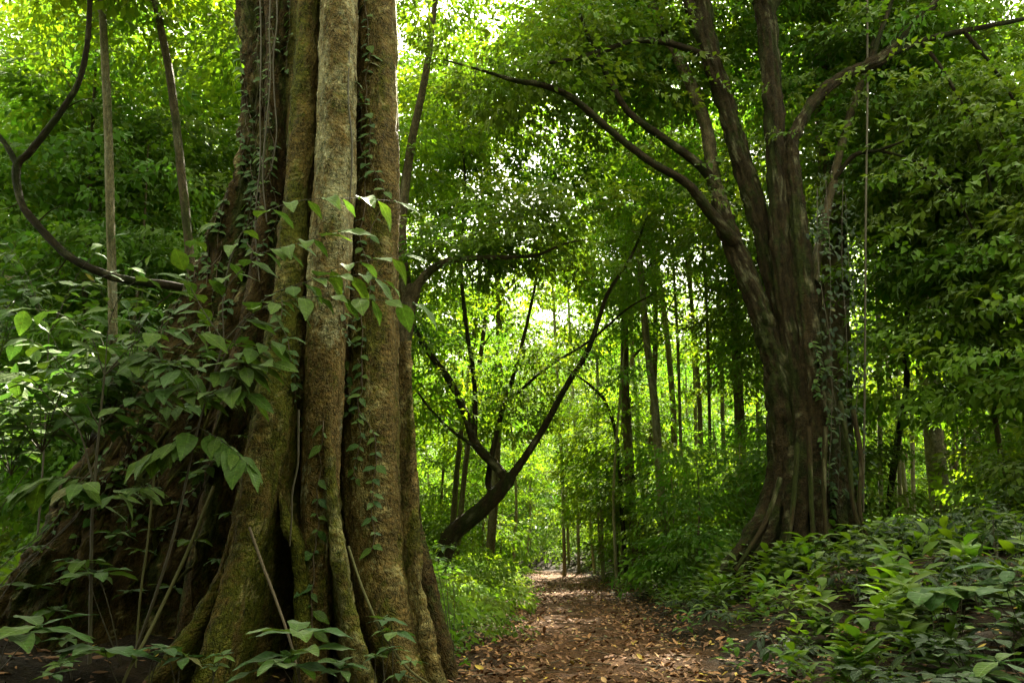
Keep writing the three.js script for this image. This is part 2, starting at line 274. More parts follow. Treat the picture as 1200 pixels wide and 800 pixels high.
// ---------- the giant buttressed tree ----------
const casters = [];
reseed(5);
const giant = thing('buttressed_tree', 'giant fluted tree with broad buttress roots and creepers beside the path', 'tree');
{
  const base = at(383, 800, 8.8), top = at(378, 0, 8.8);
  const axis = (y, out) => { const t = (y - base.y) / (top.y - base.y); return out.set(lerp(base.x, top.x, t), y, base.z - 0.04 * y); };
  const o = V();
  const core = [[-0.3, 0.95], [1, 0.8], [2.5, 0.74], [4.5, 0.74], [7, 0.74], [10, 0.72], [14, 0.65], [18, 0.5]].map(([y, r]) => [axis(y, o).clone(), r]);
  casters.push(part('trunk', limb(core, { kind: BARKS.giant, rings: 22, round: 90, lump: 0.05, flute: 0.1, fluteN: 11 }), barkMat, giant));
  const pillar = { spread: -0.06, relief: 0.014, reach: 0.85 };
  const lobes = [
    ['column', [[454, -160, 8.0, 0.23], [454, -40, 7.9, 0.235], [454, 100, 7.85, 0.24], [455, 200, 7.8, 0.245], [452, 300, 7.75, 0.27], [449, 400, 7.7, 0.3], [449, 500, 7.62, 0.31], [450, 580, 7.55, 0.3], [456, 650, 7.45, 0.28], [472, 740, 7.2, 0.22], [492, 810, 7.0, 0.17], [500, 850, 6.9, 0.17]], { ...pillar, kind: BARKS.giant }],
    ['column', [[402, -160, 7.5, 0.21], [400, -40, 7.4, 0.215], [397, 100, 7.35, 0.22], [393, 200, 7.3, 0.225], [387, 300, 7.25, 0.22], [381, 400, 7.22, 0.2], [376, 500, 7.2, 0.19], [373, 600, 7.15, 0.17], [369, 700, 7.05, 0.14], [362, 800, 6.9, 0.14], [360, 850, 6.85, 0.16]], { ...pillar, kind: BARKS.column }],
    ['buttress', [[364, -160, 7.9, 0.12], [360, -40, 7.8, 0.125], [352, 100, 7.65, 0.14], [345, 200, 7.5, 0.14], [336, 300, 7.35, 0.15], [322, 400, 7.2, 0.18], [306, 500, 7.0, 0.19], [290, 600, 6.85, 0.15], [262, 690, 6.65, 0.1], [228, 800, 6.4, 0.07], [215, 850, 6.35, 0.08]], { spread: 0.02, reach: 1.9, kind: BARKS.olive }],
    ['buttress', [[258, -160, 9.3, 0.3], [275, -40, 9.1, 0.28], [285, 60, 9.1, 0.26], [284, 160, 9.1, 0.24], [262, 250, 9.15, 0.22], [212, 350, 9.2, 0.22], [150, 450, 9.1, 0.24], [98, 540, 8.95, 0.26], [50, 620, 8.7, 0.26], [-5, 710, 8.4, 0.26], [-60, 800, 8.0, 0.26], [-90, 860, 7.8, 0.26]], { spread: 0.08, reach: 9, side: 80, relief: 0.07, furrow: 0.03, kind: { ...BARKS.earthyShaded, pale: [0.42, 0.33, 0.18], paleUp: 0.7, paleFrom: 5.6 } }],
    ['column', [[308, -160, 8.5, 0.1], [310, -40, 8.45, 0.1], [312, 100, 8.4, 0.11], [305, 220, 8.4, 0.12], [290, 330, 8.35, 0.14], [268, 430, 8.3, 0.14], [245, 530, 8.2, 0.12], [225, 640, 8.0, 0.12], [205, 740, 7.8, 0.12], [190, 850, 7.6, 0.12]], { ...pillar, kind: BARKS.earthyShaded }],
    ['column', [[424, -160, 8.2, 0.05], [424, -40, 8.15, 0.05], [423, 150, 8.1, 0.055], [421, 300, 8.05, 0.06], [416, 450, 7.95, 0.07], [415, 560, 7.85, 0.09], [422, 660, 7.7, 0.1], [432, 760, 7.45, 0.1], [440, 850, 7.2, 0.1]], { ...pillar, kind: BARKS.olive, side: 14 }],
    ['root_ridge', [[298, 500, 7.5, 0.02], [286, 560, 7.1, 0.04], [272, 620, 6.95, 0.06], [246, 695, 6.85, 0.065], [206, 755, 6.7, 0.065], [166, 808, 6.55, 0.065], [140, 850, 6.5, 0.07]], { rows: 120, side: 16, spread: 0.03, kind: BARKS.olive }],
    ['root_ridge', [[380, 400, 7.6, 0.01], [383, 450, 7.3, 0.02], [386, 520, 7.14, 0.04], [391, 600, 7.02, 0.05], [402, 675, 6.88, 0.055], [415, 740, 6.74, 0.065], [434, 808, 6.56, 0.075], [442, 850, 6.5, 0.08]], { rows: 140, side: 16, spread: 0.06, kind: { ...BARKS.olive, pale: [0.4, 0.34, 0.17], paleAt: 0.1 } }],
    ['root_ridge', [[480, 400, 8.4, 0.02], [485, 500, 8.05, 0.03], [488, 570, 7.8, 0.045], [491, 640, 7.58, 0.05], [498, 710, 7.36, 0.05], [508, 762, 7.2, 0.055], [522, 808, 7.05, 0.06], [532, 850, 6.95, 0.06]], { rows: 140, side: 16, spread: 0.1 }],
    ['root_ridge', [[470, 520, 8.9, 0.05], [488, 590, 8.6, 0.09], [500, 640, 8.5, 0.1], [515, 705, 8.35, 0.08], [530, 765, 8.2, 0.08], [540, 830, 8.15, 0.08]], { rows: 100, side: 14, spread: 0.1, kind: BARKS.earthyShaded }],
    ['root_ridge', [[312, 500, 7.5, 0.01], [322, 560, 7.15, 0.025], [336, 620, 6.97, 0.04], [349, 655, 6.96, 0.05], [352, 740, 6.92, 0.05], [350, 850, 6.85, 0.06]], { rows: 100, side: 12, spread: 0.12, kind: BARKS.olive }],
  ];
  for (const [name, ctrl, opt] of lobes) casters.push(part(name, lobe(ctrl, axis, opt), barkMat, giant));
  // crown high above the frame, with the boughs that carry it
  const lf = new Leafage();
  for (let k = 0; k < 7; k++) {
    const a = k * 0.9 + 0.4, y0 = 13 + k * 0.7, r = rr(4, 7), s = axis(y0, o).clone();
    const e = s.clone().add(V(Math.cos(a) * r, rr(3, 6), Math.sin(a) * r)), m = s.clone().lerp(e, 0.5).add(V(0, 0.8, 0));
    part('bough', limb([[s, 0.3], [m, 0.2], [e, 0.06]], { kind: BARKS.brown, rings: 5, round: 8 }), barkSmall, giant);
    for (let j = 0; j < 9; j++) lf.cluster(m.clone().lerp(e, rr(0.1, 1.15)).add(V(rr(-2, 2), rr(-1, 1.5), rr(-2, 2))), rr(0.8, 1.4), 0.35, 16, 1.2, TINTS[0]);
  }
  lf.build('crown', SPRAYS[0], crownMat, giant);
}

// ---------- the many-stemmed tree on the bank ----------
const L2 = (list, d, k = 1) => list.map(([x, y, w, dd = 0]) => { const p = at(x, y, d + dd); return [p, w * k * (d + dd) / (CP - (400 - y) / FOC * SP) / FOC]; });   // widths given as half widths in the photograph
const forked = thing('forked_tree', 'dark multi stemmed tree with fluted root base and arching limbs on the bank', 'tree');
const forkedTips = [];
{
  reseed(21);
  const base = at(945, 660, 16.6), D = 16;
  const axis = (y, out) => out.set(base.x + 0.02 * y, y, base.z);
  const K = BARKS.dark;
  const stems = [
    ['trunk', [[950, 690, 62], [950, 600, 50], [949, 530, 42], [947, 470, 34, 0.1], [945, 420, 24, 0.3], [942, 375, 10, 0.5]]],
    ['stem', [[928, 560, 28, -0.3], [914, 450, 19, -0.5], [897, 385, 15.5, -0.5], [876, 325, 13.5, -0.4], [855, 275, 14, -0.2], [842, 235, 11, 0]]],
    ['stem', [[858, 282, 12, -0.2], [838, 215, 10, 0], [828, 150, 8.5, 0.1], [808, 95, 8, 0.2], [785, 50, 7, 0.4], [762, 0, 6, 0.5], [745, -60, 5, 0.6]], 'pale'],
    ['stem', [[930, 540, 24, -0.1], [920, 420, 15, -0.3], [906, 330, 12, -0.3], [888, 250, 13, -0.3], [868, 185, 13, -0.3], [850, 120, 12, -0.3], [832, 62, 12, -0.3], [824, 10, 11, -0.3], [820, -60, 9, -0.3], [822, -140, 6, 0]]],
    ['stem', [[832, 62, 8, -0.3], [815, 28, 8, -0.3], [806, -5, 7, -0.3], [796, -80, 5, -0.3]]],
    ['stem', [[948, 560, 24, -0.5], [932, 420, 14.5, -0.7], [917, 310, 14, -0.7], [911, 200, 13, -0.7], [906, 120, 13, -0.7], [901, 50, 13, -0.7], [896, 12, 13, -0.7], [884, -30, 9, -0.7], [872, -100, 7, -0.7]]],
    ['stem', [[898, 20, 10, -0.7], [914, -15, 9, -0.7], [935, -70, 7, -0.6]]],
    ['stem', [[965, 580, 22, -0.6], [954, 450, 15, -0.9], [943, 340, 14, -0.9], [934, 240, 11, -0.9], [928, 175, 9, -0.9], [938, 145, 8, -0.9], [960, 112, 7.5, -0.9], [990, 88, 7.5, -0.9], [1035, 67, 8, -0.9], [1065, 35, 6, -0.9], [1100, 0, 5, -0.9], [1140, -45, 3, -0.8]]],
    ['bough', [[1035, 67, 5, -0.9], [1080, 48, 4.5, -0.9], [1130, 36, 4, -0.9], [1210, 20, 3, -0.9], [1270, 5, 2, -0.8]]],
    ['bough', [[1022, 72, 4, -0.9], [1030, 45, 3.5, -0.9], [1047, -5, 3, -0.9], [1060, -60, 2, -0.9]]],
    ['bough', [[862, 285, 10, -0.4], [830, 246, 8, -0.8], [804, 214, 6.5, -1.1], [760, 188, 5.5, -1.4], [716, 153, 5, -1.6], [672, 116, 5, -1.8], [637, 100, 4.5, -1.9], [602, 94, 3.5, -2], [567, 83, 2, -2], [520, 70, 1, -2]]],
    ['bough', [[845, 235, 9, 0], [825, 199, 7, -0.2], [786, 168, 6, -0.5], [742, 136, 5, -0.8], [725, 114, 4.5, -0.9], [707, 79, 4, -1], [686, 35, 3, -1.2], [672, -10, 2, -1.3]]],
    ['bough', [[832, 66, 6, -0.3], [817, 61, 5, -0.4], [782, 50, 4.5, -0.6], [742, 48, 4, -0.9], [707, 59, 3.5, -1.1], [655, 72, 2.5, -1.3], [600, 76, 1.2, -1.4]]],
    ['bough', [[952, 330, 8, -0.6], [975, 220, 6, -0.4], [992, 150, 6, -0.2], [1012, 90, 5, 0], [1030, 30, 4, 0.2], [1040, -40, 3, 0.3]], 'pale'],
    ['bough', [[975, 215, 4, -0.4], [1000, 183, 3.5, -0.6], [1030, 176, 2.5, -0.9], [1060, 165, 1.5, -1.2]]],
    ['bough', [[1080, 48, 3, -0.9], [1110, 90, 2.6, -1.1], [1140, 150, 2.2, -1.3], [1165, 230, 1.6, -1.4]]],
    ['bough', [[1030, 176, 2.2, -0.9], [1075, 190, 2, -1.1], [1120, 230, 1.6, -1.2], [1150, 290, 1, -1.3]]],
    ['bough', [[1130, 36, 3, -0.9], [1165, 80, 2.4, -1.1], [1200, 140, 1.6, -1.3], [1215, 200, 1, -1.4]]],
  ];
  for (const [name, l, bark] of stems) {
    const thick = l[0][2] > 15;
    casters.push(part(name, limb(L2(l, D, name === 'bough' ? 0.8 : 0.86), { kind: bark ? { ...BARKS.brown, paleAt: 0.2, mossAt: 0.1 } : K, rings: thick ? 14 : 7, round: thick ? 54 : 14, lump: thick ? 0.2 : 0.14, flute: thick ? 0.16 : 0, fluteN: 9 }), barkMat, forked));
    if (name !== 'trunk') { const e = L2(l, D, 0.86); forkedTips.push(e[e.length - 1][0], e[e.length - 2][0], e[e.length - 1][0].clone().lerp(e[e.length - 2][0], 0.5)); if (name === 'bough' && e.length > 4) forkedTips.push(e[e.length - 3][0], e[e.length - 4][0]); }
  }
  const fins = [[[919, 340, 16.9, 0.04], [912, 420, 16.2, 0.14], [905, 495, 15.9, 0.2], [905, 540, 15.7, 0.2], [895, 585, 15.5, 0.17], [874, 625, 15.3, 0.15], [850, 660, 15.1, 0.13], [836, 690, 15, 0.12]],
    [[926, 370, 16.5, 0.04], [920, 450, 15.8, 0.10], [915, 525, 15.5, 0.14], [912, 570, 15.3, 0.12], [903, 620, 15.0, 0.1], [880, 665, 14.8, 0.1], [870, 695, 14.7, 0.1]],
    [[934, 330, 16.3, 0.04], [931, 410, 15.7, 0.11], [928, 485, 15.3, 0.16], [925, 560, 15.1, 0.13], [920, 620, 14.9, 0.11], [908, 665, 14.7, 0.1], [905, 700, 14.6, 0.1]],
    [[943, 310, 16.1, 0.04], [943, 390, 15.4, 0.13], [942, 465, 15.1, 0.18], [940, 560, 14.9, 0.14], [938, 630, 14.7, 0.1], [934, 668, 14.5, 0.09], [932, 700, 14.5, 0.1]],
    [[953, 290, 16.1, 0.04], [955, 370, 15.4, 0.14], [957, 445, 15.1, 0.2], [958, 540, 14.9, 0.18], [962, 610, 14.7, 0.12], [972, 650, 14.5, 0.09], [995, 680, 14.3, 0.08], [1015, 705, 14.2, 0.08]],
    [[966, 330, 16.4, 0.04], [972, 410, 15.8, 0.14], [978, 485, 15.4, 0.2], [982, 560, 15.3, 0.18], [992, 620, 15.2, 0.14], [1010, 655, 15.1, 0.1], [1030, 690, 15, 0.1]]];
  for (const f of fins) casters.push(part('buttress', lobe(f, axis, { kind: K, rows: 130, side: 22, reach: 1.4, spread: 0.15, relief: 0.03 }), barkMat, forked));
  const strands = [[[935, 520], [930, 590], [922, 640], [905, 672]], [[948, 500], [951, 580], [953, 640], [950, 675]], [[968, 500], [966, 570], [970, 630], [990, 672]], [[985, 470], [996, 540], [1000, 590], [1016, 640]], [[1000, 480], [1010, 540], [1008, 600], [1025, 650]], [[915, 560], [900, 605], [885, 632], [862, 668]]];
  for (const s of strands) part('root', limb(L2(s.map(([x, y], i) => [x, y, 3.2 - 0.3 * i, -1.35 - i * 0.12]), D), { kind: K, rings: 6, round: 7 }), barkSmall, forked);
  const lf = new Leafage();
  for (const t of forkedTips) for (let j = 0; j < 6; j++) lf.cluster(t.clone().add(V(rr(-2, 2), rr(0, 2), rr(-3, 0))), rr(0.4, 0.9), 0.4, 6, 0.8, TINTS[3]);
  for (let j = 0; j < 130; j++) { const px = rr(1020, 1230), p = at(px, rr(-60, 330) + (1230 - px) * 0.1, rr(16, 18.5)); lf.cluster(p, rr(0.35, 0.7), 0.5, 6, 0.8, TINTS[1]); }
  for (let j = 0; j < 115; j++) lf.cluster(V(rr(1.5, 11), rr(13.5, 19), -rr(14.5, 23.5)), rr(0.6, 1.1), 0.4, 9, 1, TINTS[1]);  // unseen upper crown above the frame, added to shade the bank
  for (let j = 0; j < 65; j++) lf.cluster(at(rr(600, 790), rr(0, 240), rr(18, 22)), rr(0.4, 0.8), 0.4, 7, 0.95, pick(TINTS));
  for (let j = 0; j < 110; j++) lf.cluster(at(rr(640, 950), rr(-90, 110), rr(16.6, 19.5)), rr(0.4, 0.8), 0.45, 6, 0.85, pick(TINTS));
  lf.build('crown', SPRAYS[1], crownMat, forked);
}

// ---------- the leaning tree across the path ----------
{
  reseed(31);
  const t = thing('leaning_tree', 'dark tree leaning out over the path with thin spreading limbs', 'tree'), D = 19;
  const K = BARKS.dark, lf = new Leafage();
  const stems = [
    ['trunk', [[515, 660, 17, 0.3], [530, 626, 15, 0.2], [565, 596, 13], [590, 570, 12], [598, 556, 10]]],
    ['limb', [[594, 562, 9], [580, 545, 8], [557, 520, 7.5], [545, 485, 6.5], [526, 445, 6], [497, 405, 5], [480, 370, 4], [468, 320, 3]]],
    ['limb', [[597, 560, 8], [610, 543, 6.5], [636, 503, 5.5], [664, 452, 5], [690, 408, 4.5], [712, 345, 3.5], [740, 300, 2.5], [760, 250, 1.5]]],
    ['limb', [[580, 580, 5, 0.2], [572, 560, 5, 0.3], [586, 490, 4, 0.4], [600, 445, 3.5, 0.5], [615, 390, 3, 0.6], [630, 318, 2, 0.7], [638, 250, 1.2, 0.8]]],
    ['limb', [[556, 520, 5], [556, 450, 4], [546, 380, 3.5], [540, 305, 3], [545, 220, 2], [540, 150, 1.2]]],
    ['limb', [[600, 466, 2.5, 0.4], [642, 430, 2.5, 0.3], [690, 400, 2.2, 0.2], [735, 362, 1.8, 0.2], [765, 345, 1, 0.2]]],
    ['limb', [[560, 525, 3, -0.2], [530, 505, 2.6, -0.4], [505, 480, 2.2, -0.6], [490, 460, 1.6, -0.8]]],
  ];
  for (const [name, l] of stems) {
    const e = L2(l, D, 0.72);
    part(name, limb(e, { kind: K, rings: 6, round: name === 'trunk' ? 14 : 9, lump: 0.12 }), barkMat, t);
    if (name === 'limb') for (let i = 3; i < e.length; i++) for (let j = 0; j < 5; j++) lf.cluster(e[i][0].clone().lerp(e[Math.max(0, i - 1)][0], rnd()).add(V(rr(-1.2, 1.2), rr(0, 1.2), rr(-1.8, 0.4))), rr(0.4, 0.9), 0.35, 7, 0.85, pick(TINTS));
  }
  lf.build('crown', SPRAYS[2], crownMat, t);
}
// ---------- tree hidden by the giant, with one bough reaching past it ----------
{
  reseed(37);
  const t = thing('bowed_tree', 'tree behind the giant trunk with a pale horizontal bough reaching out', 'tree'), D = 15, lf = new Leafage();
  part('trunk', limb(L2([[455, 690, 16], [462, 560, 13], [468, 450, 11], [476, 370, 10], [486, 335, 9]], D), { kind: BARKS.brown, rings: 6, round: 12 }), barkMat, t);
  const b = L2([[478, 350, 7], [490, 333, 6], [505, 316, 5], [525, 306, 4.2], [548, 303, 3.6], [575, 302, 3], [605, 301, 2.4], [632, 298, 2], [660, 286, 1.4], [690, 280, 0.8]], D);
  part('bough', limb(b, { kind: { ...BARKS.brown, mossAt: 0 }, rings: 6, round: 10 }), barkMat, t);
  const c = L2([[478, 360, 8], [470, 280, 6], [480, 180, 5], [500, 80, 4], [510, 0, 3]], D + 0.3);
  part('bough', limb(c, { kind: BARKS.brown, rings: 6, round: 9 }), barkMat, t);
  for (let j = 0; j < 104; j++) lf.cluster(at(rr(470, 680), rr(-60, 240), rr(18, 22)), rr(0.45, 0.8), 0.4, 7, 0.95, pick(TINTS));
  for (const e of [...b.slice(4), ...c.slice(2)]) for (let j = 0; j < 7; j++) lf.cluster(e[0].clone().add(V(rr(-1, 1), rr(0.1, 1.3), rr(-1, 1))), rr(0.4, 0.8), 0.35, 8, 0.85, pick(TINTS));
  lf.build('crown', SPRAYS[0], crownMat, t);
}

// ---------- pole trees told apart in the photograph ----------
const wire2 = (p) => limb([[p[0], 0.012], [p[1], 0.008], [p[2], 0.003]], { rings: 4, round: 6 });
function crownOn(t, lf, from, to, rad, n, size, tn) {      // clusters round a leading shoot, low ones wider
  for (let j = 0; j < n; j++) { const k = rnd(), a = rr(0, 6.283), r = rad * (0.3 + 0.7 * Math.sqrt(rnd())) * (1 - 0.45 * k); lf.cluster(from.clone().lerp(to, k).add(V(Math.cos(a) * r, rr(-0.5, 0.5), Math.sin(a) * r)), rr(0.5, 1.1), 0.35, 11, size, tn); }
}
function pole(name, label, list, D, bark, { group, crown = 26, rad = 2.2, size = 1, geo = 0, tn = TINTS[0], low = 0.45 } = {}) {
  const t = thing(name, label, 'tree', group), e = L2(list, D), foot = e[0][0].clone(); foot.y = groundY(foot.x, foot.z) - 0.15;
  if (e[0][0].y > foot.y + 0.2) e.unshift([foot, e[0][1] * 1.15]);
  const tip = e[e.length - 1], before = e[e.length - 2], up = tip[0].clone().sub(before[0]).normalize().multiplyScalar(5).add(tip[0]); e.push([up, tip[1] * 0.4]);
  part('trunk', limb(e, { kind: BARKS[bark], rings: 6, round: 12, lump: 0.1 }), barkMat, t);
  const lf = new Leafage(), a = foot.clone().lerp(up, low);
  for (let k = 0; k < 5; k++) { const s = a.clone().lerp(up, k / 6), q = s.clone().add(V(rr(-1, 1) * rad, rr(0.4, 1.2), rr(-1, 1) * rad)); part('bough', limb([[s, tip[1] * 0.45], [s.clone().lerp(q, 0.5).add(V(0, 0.2, 0)), tip[1] * 0.3], [q, 0.01]], { kind: BARKS[bark], rings: 3, round: 5 }), barkSmall, t); }
  crownOn(t, lf, a, up, rad, crown, size, tn);
  lf.build('crown', SPRAYS[geo], crownMat, t);
  return t;
}
reseed(41);
pole('slender_tree', 'straight pale slender tree standing beside the mossy buttress and bent sapling', [[136, 560, 5.4], [133, 430, 5], [130, 300, 4.8], [126, 150, 4.6], [119, 0, 4.2]], 10.8, 'pale', { low: 0.7, tn: TINTS[2] });
pole('slender_tree', 'slightly tilted slender tree rising close against the giant mossy buttress', [[232, 430, 5.6], [222, 300, 5.2], [212, 200, 5], [199, 90, 4.6], [181, 0, 4.2]], 11.4, 'brown', { low: 0.7, tn: TINTS[4] });
pole('slender_tree', 'thin dark stem beside the straight pale slender tree', [[96, 420, 3.5], [99, 320, 3], [104, 230, 2.6], [108, 150, 2]], 14, 'brown', { crown: 12, rad: 1.4, low: 0.6 });
pole('slender_tree', 'pale thin straight pole tree at the path edge below the arching limbs', [[778, 668, 5.5], [775, 600, 5], [772, 540, 5], [767, 470, 4.6], [757, 392, 4.2], [750, 300, 3.5]], 24, 'pale', { low: 0.6, tn: TINTS[4] });
pole('slender_tree', 'dark trunk with a flared foot standing right at the path edge', [[752, 672, 11], [746, 640, 6.5], [740, 570, 6], [735, 500, 5.5], [732, 425, 5], [733, 330, 4]], 27, 'brown', { low: 0.5, tn: TINTS[1] });
pole('slender_tree', 'thin dark tree bending over the path beside the flared dark trunk', [[734, 668, 2.8], [729, 600, 2.6], [724, 520, 2.3], [710, 472, 2], [690, 450, 1.6], [668, 434, 1]], 26.6, 'dark', { crown: 12, rad: 1.5, low: 0.6 });
pole('slender_tree', 'mid brown slender tree just beyond the forked tree', [[874, 630, 7], [870, 560, 6.5], [866, 470, 6], [861, 370, 5.5], [856, 280, 4.5]], 26, 'brown', { low: 0.55, tn: TINTS[2] });
pole('slender_tree', 'sturdy mossy trunk on the bank beyond the forked tree', [[1104, 600, 12], [1098, 545, 11], [1088, 440, 10.5], [1078, 340, 9.5], [1068, 250, 8]], 23, 'pale', { low: 0.6, tn: TINTS[1] });
pole('slender_tree', 'pale mossy trunk next to the sturdy mossy trunk on the bank', [[1148, 610, 8], [1143, 540, 7.5], [1138, 470, 7], [1134, 380, 6]], 25, 'pale', { low: 0.55, tn: TINTS[0] });
pole('slender_tree', 'crooked thin dark sapling between the forked tree and mossy trunk', [[1042, 600, 4], [1052, 520, 3.6], [1063, 450, 3.4], [1060, 395, 3], [1073, 325, 2.6], [1094, 292, 2]], 18.5, 'dark', { crown: 12, rad: 1.4, low: 0.7 });
const clad = pole('creeper_clad_tree', 'tall pale trunk hung with creepers close behind the forked tree', [[986, 640, 18], [984, 520, 16], [982, 420, 15], [978, 300, 14], [972, 190, 13], [966, 90, 12.5], [960, 0, 12]], 18.2, 'brown', { crown: 30, rad: 3, low: 0.85 });
casters.push(clad.children[0]);
// the bent sapling by the mossy buttress
{
  const t = thing('bent_sapling', 'dark bare stem bent in a sweeping curve out of the mossy buttress', 'tree'), D = 9.6;
  const main = L2([[215, 337, 4.5], [190, 333, 5], [150, 328, 5], [120, 320, 5], [80, 300, 4.6], [42, 262, 4.4], [24, 236, 4.2], [19, 196, 4.4], [36, 176, 4], [70, 132, 3.5], [92, 95, 3.2], [102, 50, 3], [105, 0, 2.8], [108, -60, 2.6]], D);
  part('trunk', limb(main, { kind: BARKS.dark, rings: 6, round: 12, lump: 0.12 }), barkMat, t);
  part('bough', limb(L2([[20, 194, 3.5], [8, 172, 3], [-4, 156, 2.6], [-30, 120, 2]], D), { kind: BARKS.dark, rings: 5, round: 9 }), barkMat, t);
  for (const [x, y, dx, dy] of [[80, 300, -30, 28], [42, 262, 34, -22], [70, 132, 40, -18], [92, 95, -30, -22], [24, 236, -26, 10], [150, 328, 22, -26]]) part('twig', wire2([at(x, y, D), at(x + dx * 0.5, y + dy * 0.7, D), at(x + dx, y + dy, D - 0.2)]), barkSmall, t);
  const lf = new Leafage();
  for (let j = 0; j < 12; j++) lf.cluster(main[13][0].clone().add(V(rr(-1.3, 0.8), rr(0, 1.5), rr(-1, 1))), 0.5, 0.4, 7, 0.8, TINTS[2]);
  lf.build('crown', SPRAYS[1], crownMat, t);
}

reseed(47);
for (const [x, y, w, D] of [[795, 420, 2, 27], [813, 400, 2.4, 31], [829, 380, 2, 25], [845, 410, 2.6, 33], [886, 390, 2.4, 29], [700, 430, 2, 32], [655, 480, 2, 36], [672, 470, 1.8, 39]]) pole('thin_pole_tree', 'thin pale pole tree in the stand between path and forked tree', [[x + 6, 640, w], [x + 4, 560, w], [x, y, w * 0.9], [x - 6, y - 120, w * 0.8]], D, pick(['pale', 'pale', 'brown']), { group: 'thin pole trees between path and forked tree', crown: 9, rad: 1.3, low: 0.75 });
for (const [x, y, w, D] of [[1030, 400, 2.6, 22], [1052, 430, 2.4, 26], [1118, 420, 3.4, 27], [1165, 420, 3.6, 24], [1186, 440, 3, 27], [1068, 430, 2.4, 29], [1128, 380, 2.6, 21], [1205, 400, 4, 22]]) pole('thin_pole_tree', 'thin pale pole tree in the stand beyond the forked tree', [[x + 4, 620, w], [x + 2, 540, w], [x, y, w * 0.9], [x - 5, y - 130, w * 0.8]], D, pick(['pale', 'pale', 'brown']), { group: 'thin pole trees beyond the forked tree', crown: 9, rad: 1.3, low: 0.75 });
// ---------- the forest behind ----------
const spots = [];
const free = (x, z, gap) => spots.every(([a, b]) => (a - x) ** 2 + (b - z) ** 2 > gap * gap) && spots.push([x, z]);
function forestTree(x, z, h, low, rad, n, size, bark, family) {
  const F = { plain: ['forest_tree', 'slim forest tree with leafy crown beyond the big trees', 'slim trees of the forest behind'], path: ['pathside_tree', 'thin tree lining the path further down', 'thin trees lining the path'], under: ['sapling', 'leafy sapling filling the understory between the trunks', 'leafy saplings of the understory'] }[family];
  if (family !== 'path') { const near = x > 6.5 ? 'beyond the forked tree' : x < -3.5 ? 'beyond the giant tree' : 'where the path bends away', far = z < -36 ? 'distant ' : '', look = { brown: 'brown barked', pale: 'pale barked', dark: 'dark barked' }[bark]; if (family === 'plain') { F[1] = far + 'slim ' + look + ' forest tree ' + near; F[2] = far + look + ' trees ' + near; } else { F[1] = far + (h > 3.6 ? 'tall' : 'low bushy') + ' leafy understory sapling ' + near; F[2] = far + (h > 3.6 ? 'tall' : 'low') + ' saplings ' + near; } }
  const t = thing(F[0], F[1], family === 'under' ? 'sapling' : 'tree', F[2]), y = groundY(x, z) - 0.2, r = (family === 'path' ? 0.004 : 0.0043) * h * rr(0.6, 1.3) + 0.015, lx = rr(-0.07, 0.07) * h, lz = rr(-0.06, 0.06) * h;
  const P = (k) => V(x + lx * k + 0.02 * h * Math.sin(k * 5 + x), y + h * k, z + lz * k);
  part('trunk', limb([[P(0), r * 1.25], [P(0.25), r], [P(0.5), r * 0.85], [P(0.75), r * 0.6], [P(1), r * 0.2]], { kind: BARKS[bark], rings: 4, round: 8 }), barkSmall, t);
  const lf = new Leafage(), tn = pick(TINTS).clone().multiplyScalar(rr(0.85, 1.15));
  if (family === 'plain' && z > -36) for (let k = 0; k < 4; k++) { const q = P(low + k * 0.15), a = rr(0, 6.283), o = q.clone().add(V(Math.cos(a) * rad * 0.9, rr(0.6, 1.8), Math.sin(a) * rad * 0.9)); part('bough', limb([[q, r * 0.4], [q.clone().lerp(o, 0.5).add(V(rr(-0.2, 0.2), 0.3, rr(-0.2, 0.2))), r * 0.28], [o, 0.012]], { kind: BARKS[bark], rings: 3, round: 5 }), barkSmall, t); }
  crownOn(t, lf, P(low), P(1.02), rad, n, size, tn);
  lf.build('crown', SPRAYS[Math.floor(rnd() * 4)], crownMat, t);
}
reseed(51);
let made = 0;
for (let k = 0; k < 6000 && made < 72; k++) {
  const d = 19 + 46 * Math.pow(rnd(), 0.8), x = rr(-0.85, 0.85) * d + 1, e = edge(x, d);
  if ((d < 25 && x / d * FOC > -140 && x / d * FOC < 60) || (d < 26 && x / d * FOC > 95 && x / d * FOC < 300) || (d < 25 && x / d * FOC > 440 && x / d * FOC < 560)) continue;
  if (e < 1.2 || (d > 31 && d < 60 && x > -6 && x < 12 && rnd() > 0.3) || !free(x, -d, 2.3)) continue;
  forestTree(x, -d, rr(12, 24), rr(0.18, 0.4), rr(1.8, 3), Math.round(rr(42, 62) * (d > 28 ? 0.55 : 0.85)), rr(0.9, 1.2), pick(['brown', 'pale', 'brown']), 'plain'); made++;
}
reseed(53); made = 0;
for (let k = 0; k < 3000 && made < 16; k++) {
  const d = rr(24, 52), s = rnd() < 0.3 ? -1 : 1, x = pathX(d) + s * (HALF + rr(0.5, 2.4));
  if (!free(x, -d, 1.1)) continue;
  forestTree(x, -d, rr(7, 13), 0.3, rr(1.2, 1.9), 18, 0.9, pick(['brown', 'pale', 'pale']), 'path'); made++;
}
reseed(57); made = 0;
for (let k = 0; k < 5000 && made < 95; k++) {
  const d = 15 + 38 * Math.pow(rnd(), 0.9), x = rr(-0.8, 0.8) * d + 1, e = edge(x, d);
  const px = 600 + x / d * FOC * 1.0;
  if (d < 27 && px > 690 && px < 905 && (d > 20 || e > 2)) continue;
  if (d < 22 && px > 1035 && px < 1165) continue;
  if (d < 24 && px > 470 && px < 680) continue;
  if (e < 0.5 || !free(x, -d, 1.3) || (x > 3.5 && d < 18 && x < 9)) continue;
  forestTree(x, -d, rr(1.8, 5.5), 0.08, rr(0.7, 1.4), Math.round(rr(9, 18)), rr(0.8, 1.1), 'brown', 'under'); made++;
}
